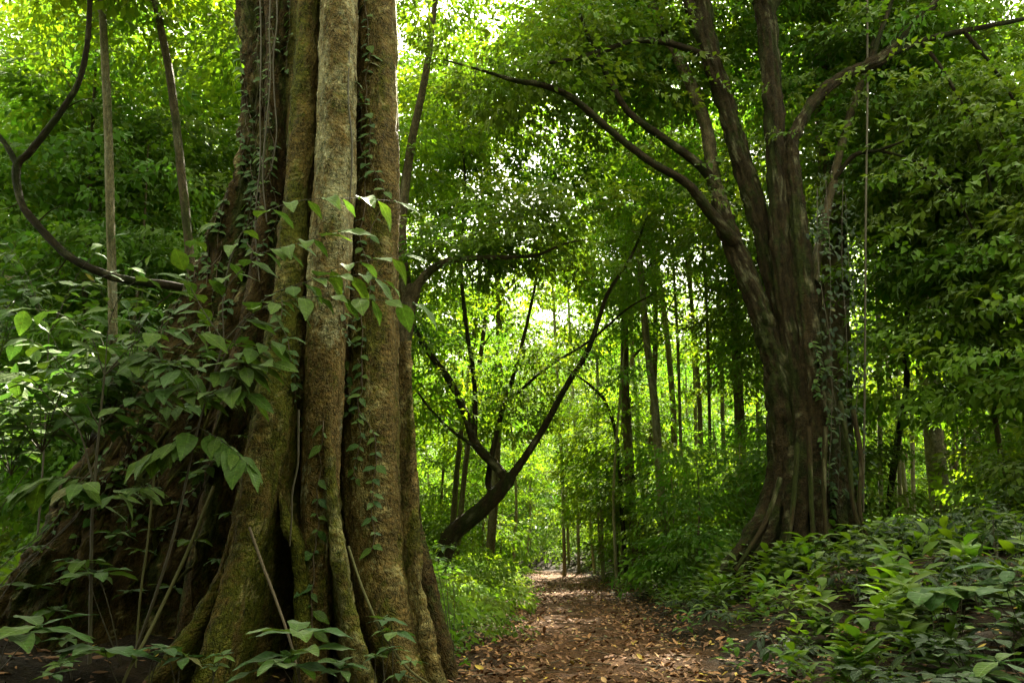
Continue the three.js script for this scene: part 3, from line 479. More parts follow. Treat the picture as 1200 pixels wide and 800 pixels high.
reseed(58);
for (let k = 0; k < 26; k++) { const d = rr(11, 24), x = pathX(d) - HALF - rr(0.75, 2.4); forestTree(x, -d, rr(0.45, 0.85) + 0.015 * d, 0.1, rr(0.3, 0.55), 6, 0.55, 'brown', 'under'); }
for (const [x, d, h] of [[-1.2, 31, 11], [-3, 34, 12], [0, 37, 12], [-2.2, 41, 13], [-4.6, 38, 13], [0.6, 44, 13], [-1.2, 47, 12], [6.2, 36, 12], [7.4, 41, 13], [5.6, 45, 12], [9, 35, 12], [4.8, 40, 10]]) forestTree(x, -d, h, 0.12, 2.1, 30, 0.95, pick(['brown', 'pale']), 'plain');
for (let k = 0; k < 16; k++) { const d = rr(21, 29), x = pathX(d) + HALF + rr(0.8, 6.5); forestTree(x, -d, rr(2, 5), 0.15, rr(0.8, 1.2), 7, 0.75, 'pale', 'under'); }
// trees close in at the picture's sides and arching over the path
reseed(59);
for (const [x, d, h] of [[-1.7, 25, 19], [5.2, 28, 20], [-3.4, 29, 20], [-7, 24, 20], [-10, 22, 20], [-13, 27, 22], [-17, 25, 22], [-15, 31, 24], [-20, 29, 24], [-0.6, 28, 24], [5.4, 33, 25], [6.3, 30, 24]]) forestTree(x, -d, h, 0.45, 3.4, 50, 1.05, 'brown', 'plain');
for (const [x, d, h, low, rad, n] of [[-9.5, 15, 14, 0.12, 2.4, 40], [-7.2, 17, 16, 0.1, 2.6, 46], [-12, 19, 17, 0.15, 3, 46], [-7.6, 13.6, 9, 0.1, 1.6, 18], [11.5, 17, 15, 0.2, 2.8, 46], [9.5, 24, 17, 0.3, 3, 50], [15.5, 22, 18, 0.12, 3, 50], [12.5, 15.5, 11, 0.35, 2.2, 34], [6.6, 28, 18, 0.35, 2.6, 40]]) forestTree(x, -d, h, low, rad, n * 2, 1, 'brown', 'plain');
// trees round about and overhead, outside the frame, whose crowns shade the giant and the bank
reseed(67);
for (const [x, z] of [[-6, 2], [1, 6], [7, 1], [-11, -4], [13.5, -3.5], [-3, 12], [6, 12], [13, 4], [-12, 7], [0, 19], [-8, 18], [9, 20], [-17, 2], [18, -2]]) {
  const t = thing('canopy_tree', 'tall forest tree whose crown closes over the path', 'tree', 'canopy trees round about'), y = groundY(x, z) - 0.2, P = (k) => V(x + Math.sin(k * 4 + z) * 0.4, y + 17 * k, z), lf = new Leafage();
  part('trunk', limb([[P(0), 0.3], [P(0.3), 0.22], [P(0.6), 0.18], [P(1), 0.05]], { kind: BARKS.brown, rings: 4, round: 9 }), barkSmall, t);
  for (let j = 0; j < 68; j++) { const a = rr(0, 6.283), r = 4.4 * Math.sqrt(rnd()); lf.cluster(V(x + Math.cos(a) * r, y + rr(3.5, 15), z + Math.sin(a) * r), rr(0.8, 1.3), 0.35, 11, 1.15, TINTS[0]); }
  lf.build('crown', SPRAYS[j4(x)], crownMat, t);
}
reseed(68);
for (let k = 0; k < 32; k++) {
  const a = rr(0.1, Math.PI - 0.1), r = rr(7, 17), x = Math.cos(a) * r * 1.1, z = Math.sin(a) * r - 1.5;
  const t = thing('canopy_sapling', 'leafy sapling of the thicket surrounding the clearing', 'sapling', 'saplings round about'), y = groundY(x, z) - 0.1, h = rr(4, 8), lf = new Leafage();
  part('trunk', limb([[V(x, y, z), 0.05], [V(x + 0.1, y + h * 0.5, z), 0.035], [V(x, y + h, z + 0.1), 0.01]], { kind: BARKS.brown, rings: 3, round: 6 }), barkSmall, t);
  for (let j = 0; j < 26; j++) { const b = rr(0, 6.283), q = 1.7 * Math.sqrt(rnd()); lf.cluster(V(x + Math.cos(b) * q, y + rr(0.4, h), z + Math.sin(b) * q), rr(0.5, 0.9), 0.4, 9, 1, TINTS[0]); }
  lf.build('crown', SPRAYS[k % 4], crownMat, t);
}
// the far wood, one mass
{
  reseed(61);
  const lf = new Leafage();
  for (let k = 0; k < 2400; k++) { const d = rr(58, 92), x = rr(-75, 75); lf.cluster(V(x, groundY(x, -64) + rnd() * (4 + (d - 56) * 0.75), -d), 2, 0.5, 9, 1.5, pick(TINTS)); }
  for (let k = 0; k < 700; k++) lf.cluster(V(rr(-45, 40), rr(9, 36), -rr(80, 100)), 2, 0.5, 9, 1.5, pick(TINTS));
  for (let k = 0; k < 260; k++) { const d = rr(50, 60), x = rr(-14, 16); if (edge(x, d) > 0.8 || d > 53) lf.cluster(V(x, groundY(x, -d) + 0.3 + 7 * Math.pow(rnd(), 1.7), -d), 1.2, 0.5, 9, 0.8, pick(TINTS)); }
  lf.build('far_wood', BIG[0], crownMat, scene).userData = { kind: 'stuff', label: 'dense far wood closing the view behind the trunks', category: 'wood' };
}

// ---------- leaf litter ----------
{
  reseed(71);
  const litter = (geo, n, place, name, label) => {
    const im = shade(new THREE.InstancedMesh(geo, litterMat, n)), c = new THREE.Color(), e = new THREE.Euler(); im.name = name;
    for (let i = 0; i < n; i++) {
      const [x, z] = place(), s = rr(0.4, 1) * rr(0.8, 1.9);
      e.set(rr(-0.5, 0.5), rr(0, 6.283), rr(-0.45, 0.45), 'YXZ');
      im.setMatrixAt(i, new THREE.Matrix4().compose(V(x, groundY(x, z) + 0.012 + rr(0, 0.012), z), new THREE.Quaternion().setFromEuler(e), V(s, s, s)));
      const k = rnd(), v = rr(0.55, 1.25);
      if (k < 0.58) c.setRGB(0.16 * v, 0.07 * v, 0.028 * v); else if (k < 0.82) c.setRGB(0.27 * v, 0.125 * v, 0.045 * v); else if (k < 0.91) c.setRGB(0.34 * v, 0.2 * v, 0.09 * v); else if (k < 0.96) c.setRGB(0.4 * v, 0.27 * v, 0.04 * v); else c.setRGB(0.16 * v, 0.19 * v, 0.05 * v);
      im.setColorAt(i, c);
    }
    im.userData = { kind: 'stuff', label, category: 'leaf litter' }; scene.add(im);
  };
  const g = blade(0.075, 0.036, 4, { fold: 0.5, droop: -0.35, stalk: 0.1, two: false }), g2 = blade(0.085, 0.045, 4, { fold: -0.35, droop: 0.4, stalk: 0.1, two: false });
  const onPath = () => { const d = 5.5 + 34 * Math.pow(rnd(), 1.7); return [pathX(d) + (rnd() < 0.35 ? rr(-1.3, 1.3) : (rnd() < 0.5 ? -1 : 1) * rr(0.55, 2.1)), -d]; };
  const banks = () => { const d = 5.5 + 22 * Math.pow(rnd(), 1.4); return [pathX(d) + rr(-6, 7), -d]; };
  { const tg = new THREE.CylinderGeometry(0.004, 0.007, 1, 5), n = 420, im = shade(new THREE.InstancedMesh(tg, vineMat, n)); im.name = 'twig_litter';
    for (let i = 0; i < n; i++) { const d = 5.5 + 18 * Math.pow(rnd(), 1.3), x = pathX(d) + rr(-3.5, 4.5), l = rr(0.1, 0.5) * (rnd() < 0.1 ? 2 : 1); im.setMatrixAt(i, new THREE.Matrix4().compose(V(x, groundY(x, -d) + 0.02, -d), new THREE.Quaternion().setFromEuler(new THREE.Euler(Math.PI / 2 + rr(-0.08, 0.08), 0, rr(0, 6.283), 'XYZ')), V(rr(0.6, 1.8), l, rr(0.6, 1.8)))); }
    im.userData = { kind: 'stuff', label: 'small dead twigs strewn over the path and banks', category: 'twigs' }; scene.add(im); }
  litter(g, 8000, onPath, 'leaf_litter', 'brown and yellow fallen leaves strewn over the path');
  litter(g2, 9000, banks, 'leaf_litter_001', 'dry fallen leaves covering the banks beside the path');
}

// ---------- plants near the camera ----------
reseed(81);
const many = (n, f) => Array.from({ length: n }, f);
const BL = {
  palm: many(4, () => blade(0.27, rr(0.105, 0.125), 7, { widest: 0.6, droop: rr(0.2, 0.45), fold: rr(0.1, 0.3) })),
  ovate: many(5, () => blade(0.22, rr(0.1, 0.12), 7, { widest: 0.4, droop: rr(0.15, 0.5), fold: rr(0.12, 0.35), wave: 0.025 })),
  slim: many(3, () => blade(0.17, rr(0.045, 0.055), 6, { widest: 0.45, droop: rr(0.2, 0.4), fold: 0.2 })),
  ivy: many(3, () => blade(0.13, rr(0.06, 0.078), 5, { widest: 0.35, droop: rr(0.1, 0.4), fold: 0.15 })),
};
const basis = new THREE.Matrix4();
function leaf(parent, kind, p, dir, up, s, mat) {
  const x = dir.clone().normalize(), z = x.clone().cross(up).normalize(), y = z.clone().cross(x).normalize();
  const m = part('leaf', pick(BL[kind]), rnd() < 0.006 ? oldLeaf : pick(mat ?? nearLeaf), parent);
  m.position.copy(p); m.quaternion.setFromRotationMatrix(basis.makeBasis(x, y, z)); m.scale.set(s, s * rr(0.6, 1.5), s * rr(0.8, 1.18));
  return m;
}
function wire(pts, r0, r1, seg = 5, round = 6) {   // a thin stem
  const c = new THREE.CatmullRomCurve3(pts), n = (pts.length - 1) * seg, g = new THREE.TubeGeometry(c, n, 1, round, false), p = g.attributes.position, o = V();
  for (let i = 0; i <= n; i++) { c.getPointAt(i / n, o); const r = lerp(r0, r1, i / n); for (let j = 0; j <= round; j++) { const k = i * (round + 1) + j; p.setXYZ(k, o.x + (p.getX(k) - o.x) * r, o.y + (p.getY(k) - o.y) * r, o.z + (p.getZ(k) - o.z) * r); } }
  return g;
}
const ground = (px, py) => { const r = ray(px, py); for (let d = 4; d < 60; d += 0.05) { const p = at(px, py, d); if (p.y < groundY(p.x, p.z)) return V(p.x, groundY(p.x, p.z), p.z); } return at(px, py, 12); };
const onGround = (x, d) => V(x, groundY(x, -d) - 0.02, -d);
function whorl(t, kind, c, n, s, { tilt = 0.15, from = 0, span = 6.283, mat } = {}) {      // leaves spread from one node
  for (let i = 0; i < n; i++) { const a = from + span * (i + rr(-0.2, 0.2)) / n, dir = V(Math.cos(a), tilt + rr(-0.3, 0.2), Math.sin(a)); leaf(t, kind, c.clone().add(V(0, rr(-0.01, 0.01), 0)), dir, V(rr(-0.2, 0.2), 1, rr(-0.2, 0.2)), s * rr(0.75, 1.15), mat); }
}
function twigLeaves(t, kind, pts, n, s, { hang = 0.5, mat = undefined, skip = 0.12 } = {}) {            // alternate leaves along an arching twig
  const c = new THREE.CatmullRomCurve3(pts), T = V(), side = V();
  for (let i = 0; i < n; i++) {
    const k = skip + (1 - skip) * (i + 0.6) / n, p = c.getPointAt(Math.min(1, k)); T.copy(c.getTangentAt(Math.min(1, k))); side.set(-T.z, 0, T.x).normalize().multiplyScalar(i % 2 ? 1 : -1);
    const dir = i === n - 1 ? T.clone().add(V(0, -0.3, 0)) : T.clone().multiplyScalar(rr(0.3, 0.8)).addScaledVector(side, rr(0.5, 1)).add(V(rr(-0.2, 0.2), -hang * rr(0.3, 1.3), rr(-0.2, 0.2)));
    leaf(t, kind, p, dir, V(rr(-0.35, 0.35), 1, rr(-0.1, 1.0)), s * rr(0.7, 1.2), mat);
  }
}
const PX = (l) => l.map(([x, y, d]) => at(x, y, d));

// leafy shrubs beside the buttress, their twigs reaching over it
{
  reseed(83);
  const shrub = (label, stems, twigs, n, s, group, mat) => {
    const t = thing('broad_leaved_shrub', label, 'shrub', group);
    for (const [l, r] of stems) part('stem', wire(PX(l), r, r * 0.5, 5, 7), stemMat, t);
    for (const l of twigs) twigLeaves(part('twig', wire(PX(l), 0.006, 0.002, 4, 5), stemMat, t), 'ovate', PX(l), n, s, { mat });
    return t;
  };
  shrub('tall shrub whose leafy twigs cross in front of the giant trunk', [[[[160, 760, 6.7], [200, 640, 6.6], [232, 500, 6.5], [250, 440, 6.5], [262, 400, 6.5]], 0.014]],
    [[[250, 440, 6.5], [290, 375, 6.45], [345, 338, 6.4], [400, 312, 6.4], [482, 298, 6.4]], [[262, 400, 6.5], [300, 365, 6.3], [360, 348, 6.2], [430, 350, 6.2], [490, 356, 6.2]], [[262, 400, 6.5], [262, 340, 6.5], [285, 270, 6.5], [330, 240, 6.5], [400, 232, 6.45], [470, 236, 6.4]], [[235, 470, 6.5], [260, 455, 6.4], [290, 460, 6.3]], [[262, 400, 6.5], [230, 350, 6.6], [215, 310, 6.6], [235, 270, 6.6]], [[250, 440, 6.5], [290, 410, 6.3], [335, 395, 6.2]], [[232, 500, 6.5], [265, 520, 6.4], [290, 545, 6.3]], [[262, 400, 6.5], [310, 350, 6.4], [360, 330, 6.3], [420, 322, 6.25], [455, 330, 6.2]], [[262, 340, 6.5], [300, 300, 6.45], [350, 285, 6.4], [400, 270, 6.4]], [[250, 440, 6.5], [280, 430, 6.3], [320, 425, 6.2]], [[240, 470, 6.5], [215, 430, 6.5], [170, 415, 6.5]], [[232, 500, 6.5], [200, 520, 6.4], [165, 540, 6.4]]], 14, 1.3, null, [nearLeaf[1], nearLeaf[3]]);
  shrub('upright dark stemmed shrub with big drooping leaves before the mossy buttress', [[[[104, 820, 6.6], [106, 700, 6.6], [108, 600, 6.6], [116, 500, 6.6], [122, 440, 6.6]], 0.018], [[[108, 560, 6.6], [90, 500, 6.6], [60, 470, 6.6]], 0.01]],
    [[[122, 440, 6.6], [100, 385, 6.6], [60, 365, 6.5], [0, 362, 6.5]], [[122, 440, 6.6], [130, 370, 6.6], [150, 335, 6.5], [185, 320, 6.5]], [[122, 440, 6.6], [160, 400, 6.5], [200, 385, 6.4], [240, 390, 6.3]], [[116, 500, 6.6], [150, 470, 6.5], [195, 455, 6.4], [240, 465, 6.4]], [[60, 470, 6.6], [30, 440, 6.6], [-10, 435, 6.6]], [[116, 500, 6.6], [80, 440, 6.5], [40, 400, 6.4], [-10, 395, 6.4]], [[108, 560, 6.6], [60, 560, 6.5], [20, 575, 6.4]], [[108, 570, 6.6], [80, 570, 6.4], [100, 565, 6.2]], [[122, 440, 6.6], [150, 420, 6.5], [190, 425, 6.4], [225, 440, 6.3]], [[108, 600, 6.6], [140, 575, 6.5], [175, 570, 6.4]]], 12, 1.25, null, [nearLeaf[0], nearLeaf[1], nearLeaf[3]]);
  for (let k = 0; k < 7; k++) {
    const x = -40 + k * 33 + rr(-14, 14), y = rr(455, 560), d = rr(7.0, 8.2), tw = [];
    for (let j = 0; j < 11; j++) { const a = rr(-3.1, 0.1), l = rr(50, 130); tw.push([[x, y, d], [x + Math.cos(a) * l * 0.5, y - 40 + Math.sin(a) * l * 0.4, d - rr(0, 0.3)], [x + Math.cos(a) * l, y - 40 + Math.sin(a) * l * 0.8, d - rr(0.1, 0.6)]]); }
    shrub('bushy bright shrub in the thicket over the mossy buttress', [[[[x - rr(190, 240), 830, d], [x - rr(110, 150), 690, d + 0.1], [x - rr(30, 60), 600, d], [x, y, d]], 0.007]], tw, 9, 1.0, 'bushy shrubs over the mossy buttress', [nearLeaf[1], nearLeaf[3], nearLeaf[0]]);
  }
  for (let k = 0; k < 6; k++) {
    const x = rr(-60, 190), y = rr(380, 470), d = rr(9.3, 11), tw = [];
    for (let j = 0; j < 8; j++) { const a = rr(-2.9, -0.1), l = rr(60, 130); tw.push([[x, y, d], [x + Math.cos(a) * l * 0.5, y - 40 + Math.sin(a) * l * 0.4, d - rr(0, 0.3)], [x + Math.cos(a) * l, y - 40 + Math.sin(a) * l * 0.8, d - rr(0.1, 0.6)]]); }
    shrub('tall bright shrub behind the slope of the mossy buttress', [[[[x - 20, 700, d], [x - 8, 560, d], [x, y, d]], 0.014]], tw, 9, 1.1, 'tall shrubs behind the mossy buttress');
  }
}
// young plants with whorled leaves
{
  reseed(87);
  const plant = (label, base, tops, kind, n, s, group, name = 'young_plant') => {
    const t = thing(name, label, 'plant', group);
    for (const c of tops) whorl(part('stem', wire([base, base.clone().lerp(c, 0.55).add(V(rr(-0.03, 0.03), 0.03, rr(-0.03, 0.03))), c], 0.006, 0.003, 4, 5), stemMat, t), kind, c, n, s, { from: rr(0, 6), mat: group && group.includes('bank') ? shadedLeaf : undefined });
    return t;
  };
  plant('young plant with five glossy fanned leaves at the mossy buttress foot', onGround(-3.05, 6.3), PX([[122, 762, 6.2]]), 'palm', 7, 1.45);
  plant('small plant with two tiers of oval leaves on the dark mossy buttress', onGround(-3.3, 6.7), PX([[98, 658, 6.5], [115, 672, 6.4]]), 'palm', 6, 1.1);
  plant('young plant with wide floppy leaves at the foot of the bright root ridge', onGround(-1.55, 6.0), PX([[345, 742, 5.9], [340, 768, 5.8], [330, 780, 5.9]]), 'palm', 5, 1.55);
  plant('low plant with broad dark leaves in the corner below the buttress', onGround(-3.9, 6.0), PX([[12, 745, 5.9], [45, 735, 6]]), 'palm', 5, 1.5);
  plant('tuft of pale green leaves on the path edge behind the giant trunk', onGround(-0.75, 10), PX([[520, 640, 10], [510, 655, 9.8], [530, 665, 9.9]]), 'slim', 8, 1.3);
  for (const [x, y, d] of [[215, 770, 6.4], [250, 780, 6.2], [60, 790, 5.7], [90, 760, 6.3], [180, 770, 6.4], [440, 770, 6.3], [470, 790, 6.2], [460, 740, 6.5], [400, 785, 6.1]]) { const p = at(x, y, d); plant('little leafy seedling among the buttress roots of the giant tree', onGround(p.x, d), [p, p.clone().add(V(rr(-0.12, 0.12), rr(0.03, 0.1), rr(-0.1, 0.1)))], 'ovate', 6, rr(0.55, 0.95), 'seedlings among the buttress roots', 'seedling'); }
  // the bank: plants of several kinds, each leaf a piece of its own where it shows
  plant('bright plant with large fanned leaves standing tallest on the bank', onGround(4.15, 7.4), PX([[1105, 688, 7.2], [1085, 695, 7.1], [1135, 692, 7.2]]), 'palm', 6, 1.65);
  plant('bright broad leaved plant at the edge of the bank thicket', onGround(4.75, 7.2), PX([[1185, 668, 7.1], [1205, 680, 7], [1180, 690, 6.9]]), 'palm', 6, 1.7);
  plant('dark plant with wide flat leaves low on the bank corner', onGround(4.0, 6.2), PX([[1170, 775, 6], [1150, 790, 6]]), 'palm', 6, 1.5);
  for (const [x, d] of [[3.4, 5.6], [3.9, 5.7], [4.3, 6.1], [3.1, 5.9], [4.6, 6.5], [3.7, 6.4], [2.9, 6.4]]) { const b = onGround(x, d); plant('shaded broad leaved plant in the bank corner', b, many(4, () => b.clone().add(V(rr(-0.3, 0.3), rr(0.1, 0.35), rr(-0.3, 0.3)))), 'palm', 6, rr(0.6, 0.9), 'plants in the bank corner'); }
  const spotsB = [];
  for (let k = 0; k < 4000 && spotsB.length < 46; k++) {
    const d = rr(6.6, 15.5), px = rr(760, 1230), x = (px - 600) / FOC * d / 1.04, e = edge(x, d);
    if (e < 0.35 || x < 0 || spotsB.some(([a, b]) => (a - x) ** 2 + (b - d) ** 2 < 0.2)) continue;
    if (x > 4.9 && x < 7.3 && d > 13.2) continue;
    if ((d < 10 && e < 0.8) || n2(x * 0.6, d * 0.6) < -0.35) continue;
    spotsB.push([x, d]);
    const b = onGround(x, d), h = rr(0.1, 0.32) + 0.13 * clamp(e - 1, 0, 3), f = k % 3, tops = [];
    if (f === 2) {    // feathered leaves on long stalks
      const t = thing('feathery_shrub', 'low shrub with feathered leaves on long stalks covering the bank', 'shrub', 'feathery shrubs on the bank');
      const fr = many(5, (_, i) => { const a = i * 1.26 + rr(0, 0.8), r = rr(0.35, 0.6); return [b, b.clone().add(V(Math.cos(a) * r * 0.4, h * 1.2, Math.sin(a) * r * 0.4)), b.clone().add(V(Math.cos(a) * r, h * rr(0.8, 1.1), Math.sin(a) * r))]; });
      fr.forEach((p) => twigLeaves(part('stalk', wire(p, 0.005, 0.002, 4, 5), stemMat, t), 'slim', p, 9, 0.95, { hang: 0.25, skip: 0.35, mat: shadedLeaf }));
      continue;
    }
    const nt = f ? 3 : 4; for (let j = 0; j < nt; j++) tops.push(b.clone().add(V(rr(-0.3, 0.3), h * rr(0.6, 1.15), rr(-0.3, 0.3))));
    if (f) plant('low plant with whorls of broad leaves covering the bank', b, tops, 'palm', 6, rr(0.5, 0.75), 'whorled plants on the bank');
    else plant('low plant with small pointed leaves covering the bank', b, tops, 'ovate', 7, rr(0.45, 0.7), 'pointed leaf plants on the bank');
  }
}
// creepers on the trunks
{
  reseed(91);
  THREE.Mesh.prototype.raycast = acceleratedRaycast;
  scene.updateMatrixWorld(true);
  for (const c of casters) c.geometry.boundsTree = new MeshBVH(c.geometry, { indirect: true });
  const caster = new THREE.Raycaster(); caster.firstHitOnly = true;
  const hit = (px, py) => { caster.set(camera.position, ray(px, py).normalize()); const h = caster.intersectObjects(casters, false)[0]; return h && { p: h.point, n: h.face.normal.clone().multiplyScalar(h.face.normal.dot(caster.ray.direction) > 0 ? -1 : 1) }; };
  const creeper = (label, l, step, s, r, group, { kind = 'ivy', both = true, lift = 0.02 } = {}) => {
    const pts = [], nrm = [];
    for (let k = 0; k < l.length - 1; k++) { const len = Math.hypot(l[k + 1][0] - l[k][0], l[k + 1][1] - l[k][1]), n = Math.max(1, Math.round(len / 14)); for (let j = 0; j < n; j++) { const h = hit(lerp(l[k][0], l[k + 1][0], j / n) + 9 * n3(k + j / n, l[0][0], 1) + rr(-2, 2), lerp(l[k][1], l[k + 1][1], j / n)); if (h && (!pts.length || h.p.distanceTo(pts[pts.length - 1]) < 1)) { pts.push(h.p.addScaledVector(h.n, lift)); nrm.push(h.n); } } }
    if (pts.length < 3) return;
    const t = thing('climbing_vine', label, 'vine', group);
    part('stem', wire(pts, r, r * 0.6, 3, 6), vineMat, t);
    const c = new THREE.CatmullRomCurve3(pts), n = Math.min(280, Math.floor(c.getLength() / step));
    for (let i = 0; i < n; i++) for (const g of both ? [-1, 1] : [i % 2 ? 1 : -1]) {
      if (n3(i * 0.23, l[0][0], 3) > 0.25 + rr(0, 0.5)) continue;
      const k = (i + rr(0.2, 0.8)) / n, p = c.getPointAt(k), nn = nrm[Math.floor(k * (nrm.length - 1))], sd = nn.clone().cross(V(0, 1, 0)).normalize().multiplyScalar(g);
      leaf(t, kind, p, sd.multiplyScalar(rr(0.5, 1)).add(V(0, -rr(0.2, 0.9), 0)).addScaledVector(nn, rr(0.2, 0.7)), nn.clone().add(V(0, 0.8, 0)), s * rr(0.4, 1.35));
    }
  };
  creeper('vine with paired leaves climbing straight up the bright middle column', [[366, 745], [370, 640], [374, 560], [380, 480]], 0.16, 1.15, 0.008, null);
  creeper('leafy vine trailing down the groove beside the broad outer column', [[420, 90], [428, 200], [430, 300], [424, 400], [420, 480], [425, 580]], 0.12, 0.85, 0.007, null);
  const ivy = [[[300, 0], [308, 120], [300, 220], [290, 300], [268, 380]], [[315, 20], [318, 140], [322, 230], [305, 330]], [[280, 60], [272, 180], [250, 260], [225, 330], [200, 400]], [[340, 0], [342, 100], [335, 180]], [[426, 0], [430, 120], [445, 210], [440, 300]], [[412, 420], [432, 500], [440, 590], [432, 660]], [[230, 380], [200, 440], [160, 500], [130, 560]], [[245, 300], [210, 360], [170, 430], [110, 500]], [[330, 350], [340, 440], [350, 520]], [[400, 330], [408, 420], [412, 500]], [[290, 120], [290, 250], [250, 380], [220, 470]], [[265, 300], [240, 420], [200, 540]], [[150, 540], [100, 620], [60, 700]]];
  for (let k = 0; k < 16; k++) { const x = rr(225, 330), y = rr(-10, 330), l = rr(120, 260), a = x < 290 && y > 150 ? rr(0.3, 0.75) : rr(-0.05, 0.2); ivy.push([0, 1, 2, 3].map((i) => [x - Math.sin(a) * l * i / 3 + rr(-8, 8), y + Math.cos(a) * l * i / 3])); }
  for (let k = 0; k < 9; k++) { const x = rr(90, 260), y = rr(400, 560); ivy.push([0, 1, 2].map((i) => [x - 45 * i + rr(-8, 8), y + 62 * i])); }
  for (const l of ivy) creeper('ivy like creeper clinging to the flutes of the giant tree', l, 0.13, rr(0.7, 1.0), 0.006, 'creepers on the giant tree');
  for (const l of [[[985, 150], [990, 250], [994, 350], [996, 450], [998, 560]], [[972, 160], [978, 260], [984, 360], [986, 460], [988, 560]], [[960, 230], [968, 340], [974, 440], [978, 540]], [[978, 200], [992, 300], [1000, 400], [1004, 520]], [[955, 400], [964, 470], [970, 560], [976, 620]], [[990, 420], [984, 500], [990, 600]], [[966, 60], [972, 160], [970, 250]]]) creeper('creeper draped over the shaded side of the forked tree', l, 0.055, rr(0.8, 1.1), 0.012, 'creepers on the forked tree', { lift: 0.06 });
  for (const [x, y] of [[190, 690], [150, 640], [255, 545], [235, 575], [228, 640], [140, 600], [175, 580], [205, 540], [120, 690], [60, 650], [30, 690], [270, 480], [245, 430], [280, 420], [200, 470], [160, 520], [185, 620], [100, 600], [75, 720], [220, 500], [262, 610], [130, 560], [210, 600], [170, 660], [150, 700], [250, 660], [285, 520], [240, 490]]) {
    const h = hit(x, y); if (!h) continue;
    const t = thing('perched_plant', 'small leafy plant rooted on the mossy bark of the buttress', 'plant', 'plants rooted on the mossy buttress'), c = h.p.clone().addScaledVector(h.n, rr(0.1, 0.25)).add(V(rr(-0.05, 0.05), rr(0.02, 0.12), 0));
    whorl(part('stem', wire([h.p, h.p.clone().lerp(c, 0.5).add(V(0, 0.03, 0)), c], 0.006, 0.003, 4, 5), stemMat, t), pick(['ovate', 'palm', 'ovate', 'slim']), c, Math.round(rr(5, 8)), rr(0.65, 1.1), { from: rr(0, 6), mat: [nearLeaf[0], nearLeaf[1], nearLeaf[3]] });
  }
  for (let k = 0; k < 4; k++) {      // ivy curtain on the forked tree
    const t = thing('climbing_vine', 'ragged ivy curtain hanging down one side of the forked tree', 'vine', 'ivy curtain of the forked tree'), x = 962 + k * 12, pts = [0, 1, 2, 3, 4, 5].map((i) => at(x + rr(-7, 7) + i * 2, lerp(rr(190, 260), rr(520, 600), i / 5), 14.6 + 0.12 * k + rr(-0.1, 0.1)));
    const st = part('stem', wire(pts, 0.008, 0.006, 5, 6), stemMat, t), c = new THREE.CatmullRomCurve3(pts);
    for (let i = 0; i < 95; i++) { const p = c.getPointAt(rnd()).add(V(rr(-0.22, 0.22), rr(-0.1, 0.1), rr(-0.1, 0.25))); leaf(st, 'ivy', p, V(rr(-1, 1), -rr(0.2, 1), rr(0, 0.8)), V(rr(-0.4, 0.4), 1, rr(0, 1)), rr(0.7, 1.4), shadedLeaf); }
  }
  // roots running down the mossy flank
  for (let k = 0; k < 22; k++) {
    const x0 = rr(110, 290), y0 = rr(400, 620), n = 9, len = rr(90, 230), a = rr(0.25, 0.8), pts = [];
    for (let i = 0; i < n; i++) { const q = i / (n - 1), h = hit(x0 - Math.sin(a) * len * q + 10 * n3(q * 2, k, 1), y0 + Math.cos(a) * len * q); if (h && (!pts.length || h.p.distanceTo(pts[pts.length - 1]) < 0.5)) pts.push(h.p.addScaledVector(h.n, 0.005)); }
    if (pts.length > 4) { const r = rr(0.012, 0.035); part('root', limb(pts.map((p, i) => [p, r * (1 - 0.5 * i / pts.length)]), { kind: pick([BARKS.earthyShaded, BARKS.olive, BARKS.giant]), rings: 4, round: 8, lump: 0.2 }), barkMat, giant); }
  }
  // bare hanging and leaning lianas
  const mossy = std({ color: new THREE.Color().setRGB(0.075, 0.068, 0.02), roughness: 0.9 }), liana = (label, l, r, group) => { const t = thing('liana', label, 'liana', group); part('stem', wire(PX(l), r, r * 0.75, 6, 8), /mossy|green|pole/.test(label) ? mossy : /dark/.test(label) ? stemMat : vineMat, t); };
  liana('brown woody liana slanting against the front buttress', [[292, 618, 6.75], [305, 655, 6.6], [322, 700, 6.45], [340, 752, 6.3], [352, 800, 6.15]], 0.013);
  liana('mossy thin pole leaning against the mossy buttress', [[250, 570, 7.2], [222, 640, 7.0], [198, 692, 6.8], [172, 745, 6.6], [148, 790, 6.45], [135, 830, 6.4]], 0.017);
  liana('straight thin pole beside the leaning mossy pole', [[182, 540, 7.2], [172, 640, 7.0], [165, 690, 6.9], [160, 750, 6.8], [158, 820, 6.7]], 0.012);
  liana('green liana sagging off the broad outer column to the roots', [[408, 640, 6.9], [425, 690, 6.75], [450, 745, 6.6], [480, 785, 6.45], [520, 812, 6.3]], 0.012);
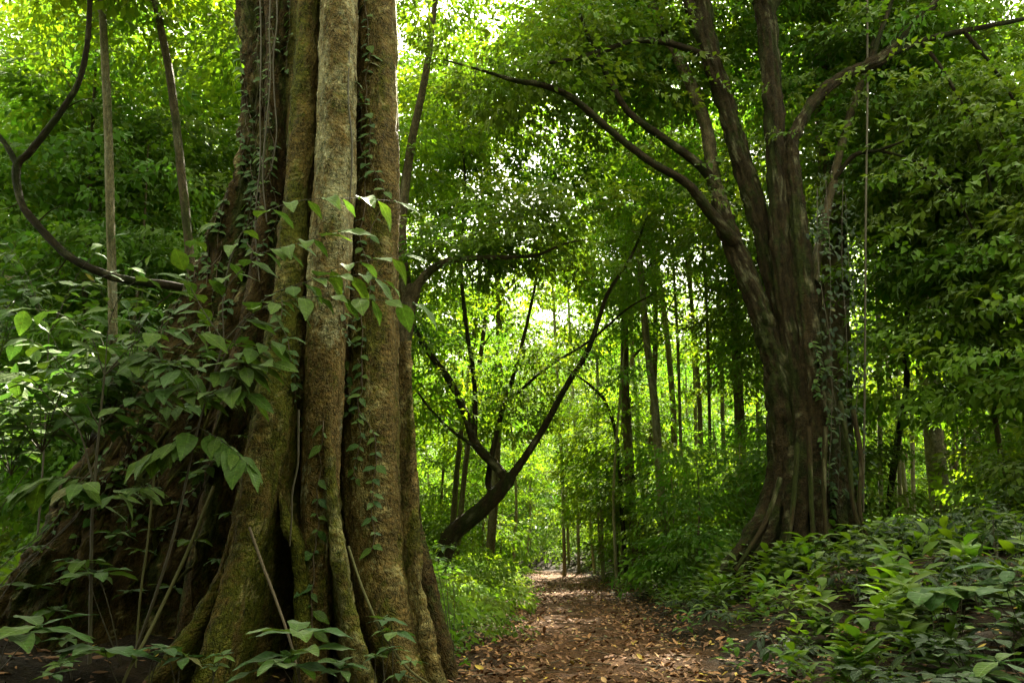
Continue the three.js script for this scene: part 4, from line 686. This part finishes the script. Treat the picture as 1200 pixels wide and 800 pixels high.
  liana('thin dark liana hanging straight down beside the forked tree', [[1016, -40, 15.2], [1017, 100, 15.2], [1015, 250, 15.2], [1014, 420, 15.2], [1012, 600, 15.2]], 0.03);
  for (const [x, y0, y1, d] of [[315, -20, 260, 7.75], [306, -20, 330, 7.9], [347, 480, 640, 6.95], [412, 60, 330, 7.4], [325, -20, 200, 7.8]]) liana('thin hanging liana in the dark grooves of the giant tree', many(6, (_, i) => [x + rr(-4, 4) - i, lerp(y0, y1, i / 5), d]), 0.01, 'lianas in the grooves');
}
// low herbs and seedlings carpeting the forest floor
{
  reseed(95);
  const gs = [];
  for (let i = 0; i < 12; i++) { const g = blade(0.2, 0.075, 3, { two: false, droop: rr(0.2, 0.5) }).toNonIndexed(); g.rotateZ(rr(0, 0.8)); g.rotateY(i * 2.4); g.translate(rr(-0.08, 0.08), rr(0.02, 0.3), rr(-0.08, 0.08)); gs.push(g); }
  const herb = mergeGeometries(gs), list = [];
  for (let k = 0; k < 40000 && list.length < 9000; k++) {
    const d = 7 + 45 * Math.pow(rnd(), 1.25), x = rr(-0.75, 0.75) * d + 1, e = edge(x, d) + 0.3 * n2(x, d);
    if (e < (d > 14 ? 0.5 : 0.25) || (x > 0 && d < 15 && n2(x * 0.6, d * 0.6) < -0.2) || rnd() > sst(e, 0.1, 1.2) || (d < 13 && x > 0 && rnd() > 0.3) || (d < 9 && x < 0)) continue;
    list.push([x, d, clamp(e, 0.3, 2)]);
  }
  const im = shade(new THREE.InstancedMesh(herb, crownMat, list.length)); im.name = 'undergrowth';
  list.forEach(([x, d, e], i) => { const s = rr(0.6, 1.3) * (0.6 + 0.5 * e); im.setMatrixAt(i, new THREE.Matrix4().compose(onGround(x, d), new THREE.Quaternion().setFromEuler(new THREE.Euler(rr(-0.2, 0.2), rr(0, 6.3), rr(-0.2, 0.2))), V(s, s * rr(0.8, 1.3), s))); im.setColorAt(i, pick(TINTS).clone().multiplyScalar(rr(0.7, 1.1))); });
  im.userData = { kind: 'stuff', label: 'low leafy undergrowth carpeting the forest floor off the path', category: 'undergrowth' }; scene.add(im);
}
renderer.render(scene, camera);
